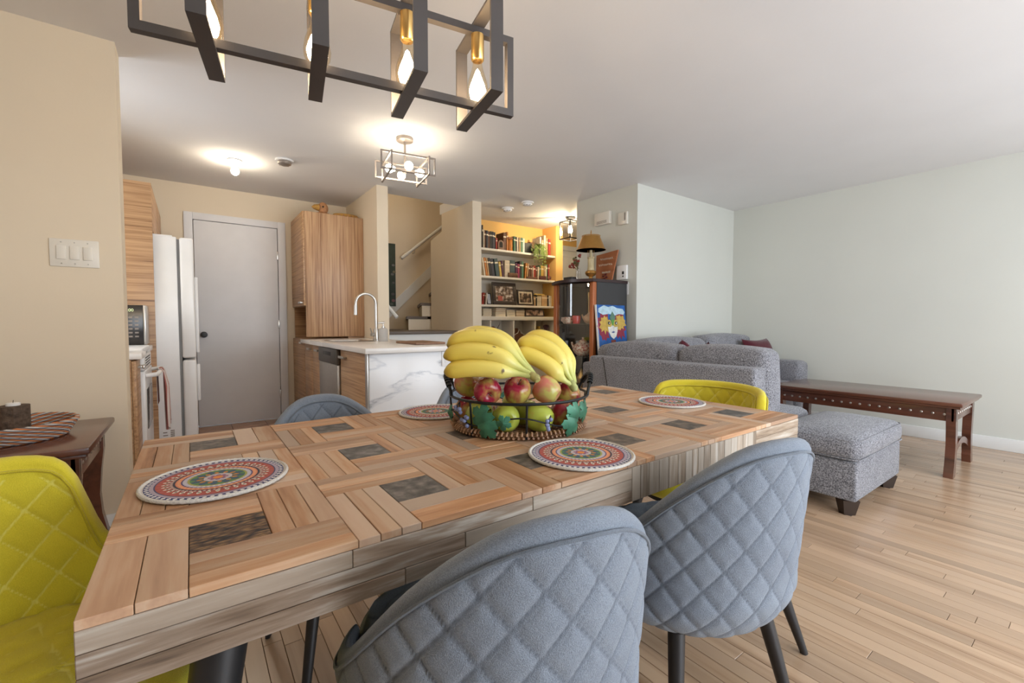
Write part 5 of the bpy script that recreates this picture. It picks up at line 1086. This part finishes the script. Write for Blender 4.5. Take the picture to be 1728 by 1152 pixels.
# things on top of the cabinet
lm = thing('table_lamp', 'antique brass table lamp with a metal shade on the cabinet', 'lamp', (3.33, 3.205, KZ)); c = (3.33, 3.205, KZ+.0005)
M['abrass'] = plain('antique_brass', (.50, .27, .075), .32, .75, var=.15); M['shadei'] = plain('shade_inner_white', (.75, .74, .76), .6)
MB().lathe([(0, 0), (.062, 0), (.066, .012), (.045, .022), (.022, .034), (.018, .05), (.045, .064), (.058, .085), (.054, .105), (.036, .115), (0, .115)], c, 28).build('base', 'abrass', lm)
MB().lathe([(.036, .1155), (.036, .13), (.032, .135), (.032, .235), (.038, .24), (.036, .25), (.016, .255), (.015, .36), (0, .36)], c, 24).build('column', wood('candle_ivory', [(.4, (.35, .27, .14)), (.8, (.60, .50, .30))], 'Z', 20, .2), lm)
for s_ in (-1, 1): MB().cyl((c[0]+.03*s_*.6, c[1]-.03*s_*.8, c[2]+.25), (c[0]+.03*s_*.6, c[1]-.03*s_*.8, c[2]+.44), .0025, n=6).build('harp', 'abrass', lm)
MB().lathe([(.152, .320), (.146, .326), (.094, .448), (.092, .458), (.090, .448), (.142, .326), (.150, .320)], c, 40).build('shade', ['abrass'], lm)
MB().lathe([(.1485, .3215), (.1405, .3265), (.0895, .4465)], c, 40).build('shade_lining', 'shadei', lm)
MB().tube([(c[0]+.092*math.cos(R(a)), c[1]+.092*math.sin(R(a)), c[2]+.464) for a in range(0, 360, 12)], .004, 6, True).cyl((c[0]-.092, c[1], c[2]+.460), (c[0]+.092, c[1], c[2]+.460), .003, n=6).build('shade_ring', 'abrass', lm)
MB().lathe([(0, .36), (.003, .362), (.003, .46), (.008, .47), (.004, .485), (.007, .50), (.003, .52), (0, .53)], c, 12).build('finial', 'abrass', lm)
sg = thing('wooden_sign', 'slanted rust-orange wooden sign with pale lettering behind the lamp', 'sign', (3.51, 3.16, KZ)); sx_ = 3.515
MB().prism([(sx_, 3.095, KZ+.001), (sx_, 3.31, KZ+.001), (sx_+.03, 3.33, KZ+.30), (sx_+.03, 3.035, KZ+.325)], (.016, 0, 0)).build('board', wood('rusty_orange_board', [(.4, (.26, .075, .025)), (.8, (.42, .15, .06))], 'Y', 12, .1, .7), sg, smooth=0)
for li, (zc_, y0_, y1_) in enumerate(((.245, 3.075, 3.25), (.185, 3.085, 3.27), (.105, 3.11, 3.22))):
    n_ = 26; MB().tube([(sx_-.001+.1*(zc_/3.2)-.0035, y1_-(y1_-y0_)*k/n_, KZ+zc_+.012*math.sin(k*1.9+li)) for k in range(n_+1)], .0022, 5).build('lettering', bmat((.66, .56, .42)), sg)
for k in range(4):
    a = R(90*k+20); MB().sphere((sx_-.012, 3.17+.022*math.cos(a), KZ+.06+.022*math.sin(a)), .018, 8, 6, sc=(.3, 1, .5)).build('painted_leaf', bmat((.14, .02, .025)), sg)
fv = thing('leaf_arrangement', 'glass vase of red autumn leaves behind the lamp', 'flowers', (3.36, 3.42, KZ)); 
MB().lathe([(0, 0), (.04, 0), (.045, .03), (.03, .10), (.022, .14), (.027, .155)], (3.36, 3.42, KZ+.0005), 20).build('vase', 'clear', fv)
rv = random.Random(12)
for k in range(9):
    a = rv.uniform(0, 6.28); L_ = rv.uniform(.02, .06); zt_ = rv.uniform(.18, .30); p2 = Vector((3.36+L_*math.cos(a), 3.435+L_*math.sin(a), KZ+zt_))
    st_ = MB().tube([(3.36, 3.42, KZ+.01), (3.36, 3.422, KZ+.14), p2], .0022, 5).build('stem', bmat((.12, .10, .03)), fv)
    m = MB()
    for q in range(3): m.sphere(p2+Vector((rv.uniform(-.02, .02), rv.uniform(-.02, .02), rv.uniform(-.02, .02))), .02, 8, 5, sc=(rv.uniform(.4, 1), rv.uniform(.3, 1), rv.uniform(.3, 1)))
    m.build('leaf_cluster', bmat((.24, .03, .02)) if k % 3 else bmat((.10, .10, .03)), fv)
MB().rbox(3.15, 3.22, 3.30, 3.42, KZ+.0005, KZ+.050, .004).build('small_box', 'black', label='small black box at the left edge of the cabinet top', cat='box')
# mask painting propped between sofa and cabinet: real relief shapes on a canvas
ax, ay, az, aw, ah = 3.105, 2.862, .725, .41, .515
ap = thing('mask_painting', 'bright blue canvas of a masked face, propped beside the display cabinet', 'painting', (ax+aw/2, ay, az))
def pm(c): return bmat(c)
MB().rbox(ax, ax+aw, ay, ay+.02, az, az+ah, .003).build('canvas', plain('cobalt_paint', (.01, .10, .36), .55, var=.3, sc=14), ap)
MB().box(ax-.001, ax+.004, ay-.001, ay+.021, az, az+ah).build('canvas_edge', 'white', ap, smooth=0)
lay = [0]
def blob(name, pts, c):
    lay[0] += 1; y = ay-.0006*lay[0]
    MB().prism([(ax+u*aw, y, az+v_*ah) for u, v_ in pts], (0, .0005, 0)).build(name, pm(c), ap, smooth=0)
def ragged(cx_, cy_, rx, ry, n, amp, seed, a0=0, a1=360):
    r_ = random.Random(seed); return [(cx_+rx*(1+(amp if k % 2 else -amp)*r_.random())*math.cos(R(a0+(a1-a0)*k/n)), cy_+ry*(1+(amp if k % 2 else -amp)*r_.random())*math.sin(R(a0+(a1-a0)*k/n))) for k in range(n)]
blob('red_hair', ragged(.22, .60, .20, .28, 22, .25, 1), (.26, .02, .05)); blob('red_hair', ragged(.76, .62, .21, .28, 22, .25, 2), (.26, .02, .05))
blob('cloud', [(.05, .86), (.06, .93), (.14, .955), (.25, .99), (.40, .96), (.55, .985), (.70, .945), (.90, .93), (.97, .87), (.93, .82), (.75, .83), (.60, .80), (.40, .83), (.20, .81)], (.45, .62, .72))
blob('feathers', ragged(.24, .63, .17, .15, 20, .3, 3), (.55, .36, .07)); blob('feathers', ragged(.77, .66, .19, .14, 20, .3, 4), (.55, .36, .07))
blob('neck', [(.42, .34), (.58, .34), (.56, .20), (.50, .17), (.43, .22)], (.22, .05, .03))
blob('face', [(.33, .62), (.68, .62), (.66, .50), (.60, .40), (.51, .355), (.42, .40), (.35, .50)], (.74, .72, .66))
blob('mask', [(.27, .70), (.42, .72), (.50, .64), (.58, .72), (.72, .70), (.69, .59), (.57, .58), (.50, .63), (.43, .58), (.32, .59)], (.50, .36, .08))
blob('forehead', [(.42, .77), (.52, .88), (.62, .77), (.55, .66), (.50, .61), (.46, .66)], (.10, .20, .14)); blob('forehead_green', [(.46, .72), (.57, .72), (.53, .62), (.50, .60), (.48, .63)], (.10, .30, .04))
for u in (.38, .62): blob('eye', [(u+.045*math.cos(R(a)), .655+.03*math.sin(R(a))) for a in range(0, 360, 30)], (.02, .02, .02)); blob('eye_white', [(u+.008+.02*math.cos(R(a)), .653+.014*math.sin(R(a))) for a in range(0, 360, 40)], (.7, .7, .68))
blob('lips', [(.43, .485), (.51, .50), (.57, .485), (.50, .47)], (.05, .09, .30))
for (u, v_, r_) in ((.36, .19, .055), (.20, .08, .05)): blob('pendant', [(u+r_*math.cos(R(a)), v_+r_*.8*math.sin(R(a))) for a in range(0, 360, 30)], (.62, .50, .30)); blob('pendant_core', [(u+r_*.5*math.cos(R(a)), v_+r_*.4*math.sin(R(a))) for a in range(0, 360, 40)], (.60, .28, .03))
ap.rotation_euler = (R(-6), 0, 0)
# ================================================================== FRUIT BASKET
BC = Vector((.822, 1.095, TZ+.001)); BR_ = .208; ZR = TZ+.100
M['wire'] = plain('black_wire', (.014, .016, .018), .35, .4); M['wicker'] = wood('brown_wicker', [(.4, (.12, .045, .02)), (.8, (.42, .24, .13))], 'X', 60, .4, .6, fine=2)
M['leafg'] = plain('painted_green_leaf', (.04, .17, .10), .4, .2, var=.35, sc=45); M['berry'] = plain('blue_bead', (.22, .26, .45), .25, var=.25, sc=60)
fb = thing('fruit_basket', 'round black wire fruit basket with wicker base and metal grape leaves', 'basket', BC)
def ringp(r, z, n=72, a0=0, a1=360, cl=True): return [BC+Vector((r*math.cos(R(a0+(a1-a0)*k/(n if cl else n-1))), r*math.sin(R(a0+(a1-a0)*k/(n if cl else n-1))), z-BC.z)) for k in range(n)]
wb = MB().lathe([(0, .001), (BR_-.014, .001), (BR_-.014, .005), (0, .005)], BC, 64).build('wicker_base', 'wicker', fb)
n = 96
for k in range(n):                                 # wrapped border: individual turns of cane
    a = 2*math.pi*k/n; p = BC+Vector(((BR_-.006)*math.cos(a), (BR_-.006)*math.sin(a), .0122)); d = Vector((-math.sin(a), math.cos(a), 0)); o_ = Vector((math.cos(a), math.sin(a), 0))
    MB().tube([p+o_*.0075*math.cos(t)+Vector((0, 0, .008*math.sin(t)))+d*(.006*(t/6.28-.5)) for t in [i*6.28/8 for i in range(8)]], .0036, 5).build('cane_turn', 'wicker', wb)
for k in range(15):                                # woven strands of the base
    rr = .02+.0118*k; MB().tube([(BC.x+rr*math.cos(2*math.pi*i/60), BC.y+rr*math.sin(2*math.pi*i/60), BC.z+.0065+.0012*(-1)**(i+k)) for i in range(60)], .003, 5, True).build('woven_strand', 'wicker', wb)
MB().tube(ringp(BR_+.004, ZR), .0042, 8, True).build('rim', 'wire', fb)
for a in range(0, 360, 45): MB().tube([BC+Vector(((BR_-.004)*math.cos(R(a+14)), (BR_-.004)*math.sin(R(a+14)), .004)), BC+Vector(((BR_+.004)*math.cos(R(a+14)), (BR_+.004)*math.sin(R(a+14)), ZR-BC.z))], .0033, 6).build('upright', 'wire', fb)
MB().tube([BC+Vector(((BR_+.004)*math.cos(t), (BR_+.004)*math.sin(t), .048+.014*math.sin(t*5))) for t in [2*math.pi*i/160 for i in range(160)]], .0022, 6, True).build('scroll_wire', 'wire', fb)
va = math.atan2(-.588, .809)                       # direction across the view
for s_ in (0, math.pi):
    ac_ = va+s_+.05; P = []
    for k in range(19):
        t = k/18; aa = ac_+(t-.5)*.62; P.append(BC+Vector(((BR_+.004+.012*math.sin(math.pi*t))*math.cos(aa), (BR_+.004+.012*math.sin(math.pi*t))*math.sin(aa), ZR-BC.z+.055*math.sin(math.pi*t)**.7)))
    h_ = MB().tube(P, .0046, 8).build('handle', 'wire', fb)
    for k in range(3, 16): MB().tube([P[k]+(P[k+1]-P[k])*.1, P[k]+(P[k+1]-P[k])*.75], .0088, 8).build('wrapping', 'wire', h_)
def leaf(a, z, s, tw):
    o_ = Vector((math.cos(a), math.sin(a), 0)); d = Vector((-math.sin(a), math.cos(a), 0)); c = BC+o_*(BR_+.010)+Vector((0, 0, z)); P = []
    for k in range(30):
        t = 2*math.pi*k/30; rr = s*(.62+.38*abs(math.cos(2.5*t))**.7)*(1+.06*(-1)**k); P.append((rr*math.sin(t+tw), rr*math.cos(t+tw)))
    m = MB(); vs = [c+o_*.006]+[c+d*u+Vector((0, 0, v_))-o_*(.25*(u*u+v_*v_)/s*.9) for u, v_ in P]; vs2 = [v_-o_*.0016 for v_ in vs]
    k = len(P); fs = [(0, 1+i, 1+(i+1) % k) for i in range(k)]+[(k+1, k+2+(i+1) % k, k+2+i) for i in range(k)]+[(1+i, k+2+i, k+2+(i+1) % k, 1+(i+1) % k) for i in range(k)]
    m.add(vs+vs2, fs).build('grape_leaf', 'leafg', fb, smooth=25)
fa = math.atan2(-.809, -.588)                      # towards the camera
for (da, z, s, tw) in ((-.50, .062, .036, .3), (-.42, .034, .034, 1.2), (-.20, .050, .022, 2.0), (.80, .066, .034, .2), (.74, .036, .036, 1.0), (1.06, .062, .034, .6), (-1.25, .05, .025, .4), (2.2, .05, .03, .2), (3.3, .05, .03, 1.2)): leaf(fa+da, z, s, tw)
for (da, z) in ((-.90, .072), (-.76, .040), (.40, .046)):
    for k in range(6):
        q = fa+da+random.uniform(-.07, .07); p = BC+Vector(((BR_+.012)*math.cos(q), (BR_+.012)*math.sin(q), z+random.uniform(-.018, .016)))
        b_ = MB().sphere(p, .0058, 10, 8).build('bead', 'berry', fb); MB().tube([p, BC+Vector(((BR_+.006)*math.cos(fa+da), (BR_+.006)*math.sin(fa+da), z+.022))], .0009, 4).build('bead_wire', 'wire', b_)
# apples
def apple_mat(nm, green, red, amt):
    m, t, b = nt(nm); tc = N(t, 'ShaderNodeTexCoord'); n1 = N(t, 'ShaderNodeTexNoise'); n1.inputs['Scale'].default_value = 14; n1.inputs['Detail'].default_value = 3; t.links.new(tc.outputs['Object'], n1.inputs['Vector'])
    mp = N(t, 'ShaderNodeMapping'); mp.inputs['Scale'].default_value = (90, 90, 8); t.links.new(tc.outputs['Object'], mp.inputs[0]); n2 = N(t, 'ShaderNodeTexNoise'); n2.inputs['Scale'].default_value = 1; t.links.new(mp.outputs[0], n2.inputs['Vector'])
    f = math_n(t, 'ADD', n1.outputs[0], math_n(t, 'MULTIPLY', math_n(t, 'SUBTRACT', n2.outputs[0], .5), .22))
    t.links.new(ramp(t, f, [(max(0, amt-.07), red), (amt+.05, [(r+g_)/2 for r, g_ in zip(red, green)]), (min(1, amt+.12), green)]), b.inputs['Base Color']); b.inputs['Roughness'].default_value = .22; b.inputs['Subsurface Weight'].default_value = .05; b.inputs['Subsurface Radius'].default_value = (.01, .006, .003); return m
M['ap_g'] = apple_mat('green_apple_skin', (.44, .50, .07), (.50, .30, .06), .30); M['ap_r'] = apple_mat('red_apple_skin', (.52, .42, .10), (.34, .016, .045), .52); M['ap_b'] = apple_mat('blushed_apple_skin', (.50, .45, .12), (.55, .17, .12), .50); M['stem'] = plain('apple_stem', (.10, .06, .03), .8)
apm = MB().lathe([(0, -.028), (.006, -.031), (.014, -.0365), (.024, -.036), (.034, -.026), (.041, -.008), (.0435, .008), (.041, .024), (.033, .036), (.022, .0405), (.012, .0375), (.005, .030), (0, .026)], n=28).mesh('apple_body', 80)
stm = MB().tube([(0, 0, .026), (.001, 0, .038), (.005, 0, .050)], [.0014, .0013, .0022], 6).mesh('apple_stem', 60); stm.materials.append(M['stem'])
def apple(x, y, z, mat, rot, label, s=.905):
    p = Vector((x, y, z)); o = thing('apple', label, 'apple', p, 'apples in the fruit basket'); me = apm.copy(); me.materials.clear(); me.materials.append(M[mat])
    b_ = bpy.data.objects.new('skin', me); COL.objects.link(b_); b_.parent = o; b2 = bpy.data.objects.new('stem', stm); COL.objects.link(b2); b2.parent = o
    o.rotation_euler = [R(v) for v in rot]; o.scale = (s, s, s); return o
for a_ in ((0.6626, 1.0738, 0.7963, 'ap_g', (60, 20, 10), 'yellow-green apple behind the left grape leaf at the basket bottom'), (0.7001, 0.9901, 0.7963, 'ap_g', (-95, 0, -30), 'green apple at the bottom centre of the basket, blossom end forward'), (0.7813, 0.9394, 0.7963, 'ap_g', (-80, 0, 30), 'green apple at the bottom right, behind the blue beads'), (0.7900, 1.0216, 0.7963, 'ap_g', (0, 0, 0), 'green apple half hidden between the two front green ones'),
           (0.8639, 0.9398, 0.7963, 'ap_r', (30, 20, 0), 'dark red apple low at the right side of the basket'), (0.6753, 1.1608, 0.7963, 'ap_r', (0, 40, 0), 'dark red apple low at the left side of the basket'), (0.8356, 1.1359, 0.7963, 'ap_g', (0, 0, 0), 'green apple at the back of the basket bottom'),
           (0.6703, 1.0417, 0.8720, 'ap_r', (105, -15, -25), 'red and yellow apple on the left of the upper row, stem towards the front'), (0.7405, 0.9945, 0.8682, 'ap_r', (35, 0, -20), 'glossy deep red apple in the middle of the upper row'), (0.8101, 0.9435, 0.8705, 'ap_b', (-60, 20, 40), 'peach blushed apple right of the middle in the upper row'), (0.9218, 0.9777, 0.8414, 'ap_r', (-50, 30, 10), 'red apple at the right end of the upper row'), (0.6685, 1.1429, 0.8766, 'ap_b', (-70, 10, 0), 'orange blushed apple at the left end behind the handle')):
    apple(*a_)
# bananas
def banana_mat():
    m, t, b = nt('banana_skin'); tc = N(t, 'ShaderNodeTexCoord'); a = N(t, 'ShaderNodeAttribute', attribute_name='quilt')
    n1 = N(t, 'ShaderNodeTexNoise'); n1.inputs['Scale'].default_value = 34; n1.inputs['Detail'].default_value = 2; t.links.new(tc.outputs['Object'], n1.inputs['Vector'])
    base = ramp(t, a.outputs['Fac'], [(0, (.10, .07, .02)), (.03, (.50, .40, .07)), (.10, (.76, .57, .08)), (.62, (.77, .63, .15)), (.85, (.60, .62, .20)), (.97, (.46, .50, .16)), (1, (.20, .16, .05))])
    mix = N(t, 'ShaderNodeMix', data_type='RGBA'); t.links.new(ramp(t, n1.outputs[0], [(.70, (0, 0, 0)), (.75, (1, 1, 1))]), mix.inputs[0]); t.links.new(base, mix.inputs[6]); mix.inputs[7].default_value = (.16, .10, .03, 1)
    t.links.new(mix.outputs[2], b.inputs['Base Color']); b.inputs['Roughness'].default_value = .38; return m
M['banana'] = banana_mat()
def bez(P, n):
    out = []
    for i in range(n+1):                          # Catmull-Rom through the points
        t = i/n*(len(P)-1); k = min(int(t), len(P)-2); f = t-k; p0 = P[max(k-1, 0)]; p1 = P[k]; p2 = P[k+1]; p3 = P[min(k+2, len(P)-1)]
        out.append(.5*((2*p1)+(p2-p0)*f+(2*p0-5*p1+4*p2-p3)*f*f+(3*p1-p0-3*p2+p3)*f**3))
    return out
def banana(root, pts, r=.0235):
    P = bez([at(*p) for p in pts], 40); n = 10; rad = []
    for i in range(41):
        t = i/40; k = (.20+.80*math.sin(min(1, t/.16)*math.pi/2)) if t < .16 else 1
        if t > .62: k = 1-.70*sm(.62, .86, t)
        rad.append(max(.0035 if t < .5 else .005, r*k))
    m = MB(); m.tube(P, rad, n); m.q = []
    q = [i/40 for i in range(41) for _ in range(n)]
    # five gentle ridges
    m.v = [tuple(Vector(P[i//n])+(Vector(v)-Vector(P[i//n]))*(1.06 if (i % n) % 2 == 0 else .99)) for i, v in enumerate(m.v)]
    m.q = q; return m.build('banana', 'banana', root, smooth=50)
b1 = thing('banana_bunch', 'hand of ripe yellow bananas on the left of the fruit basket', 'bananas', at(850, 640, 1.22), 'bananas on the fruit basket')
CR1 = (902, 636, 1.17)
for pts in (((750, 628, 1.20), (785, 622, 1.185), (825, 622, 1.18), (862, 628, 1.18), CR1), ((749, 602, 1.215), (785, 593, 1.20), (830, 597, 1.19), (868, 616, 1.185), (904, 635, 1.172)), ((755, 584, 1.24), (790, 569, 1.23), (832, 573, 1.22), (866, 598, 1.20), (903, 634, 1.175)), ((765, 581, 1.30), (800, 564, 1.29), (842, 571, 1.27), (872, 596, 1.23), (902, 632, 1.18)), ((760, 608, 1.285), (800, 598, 1.28), (840, 608, 1.26), (875, 621, 1.22), (902, 633, 1.185))): banana(b1, pts)
MB().tube([at(896, 632, 1.178), at(905, 638, 1.165), at(908, 642, 1.16)], [.011, .012, .008], 10).build('crown', plain('banana_crown', (.34, .30, .10), .6, var=.3, sc=60), b1)
b2 = thing('banana_bunch', 'hand of greener bananas on the right of the fruit basket', 'bananas', at(920, 620, 1.27), 'bananas on the fruit basket')
for pts in (((870, 595, 1.292), (896, 601, 1.282), (926, 617, 1.272), (946, 637, 1.272), (966, 651, 1.277)), ((872, 583, 1.322), (902, 579, 1.312), (934, 595, 1.302), (952, 623, 1.292), (967, 649, 1.282)), ((882, 581, 1.372), (912, 569, 1.362), (942, 587, 1.342), (959, 619, 1.312), (969, 648, 1.287)), ((889, 585, 1.422), (922, 571, 1.412), (950, 593, 1.382), (964, 623, 1.332), (970, 647, 1.292))): banana(b2, pts)
MB().tube([at(963, 645, 1.284), at(969, 655, 1.274), at(970, 660, 1.272)], [.012, .012, .008], 10).build('crown', plain('banana_crown_green', (.38, .40, .14), .6, var=.3, sc=60), b2)
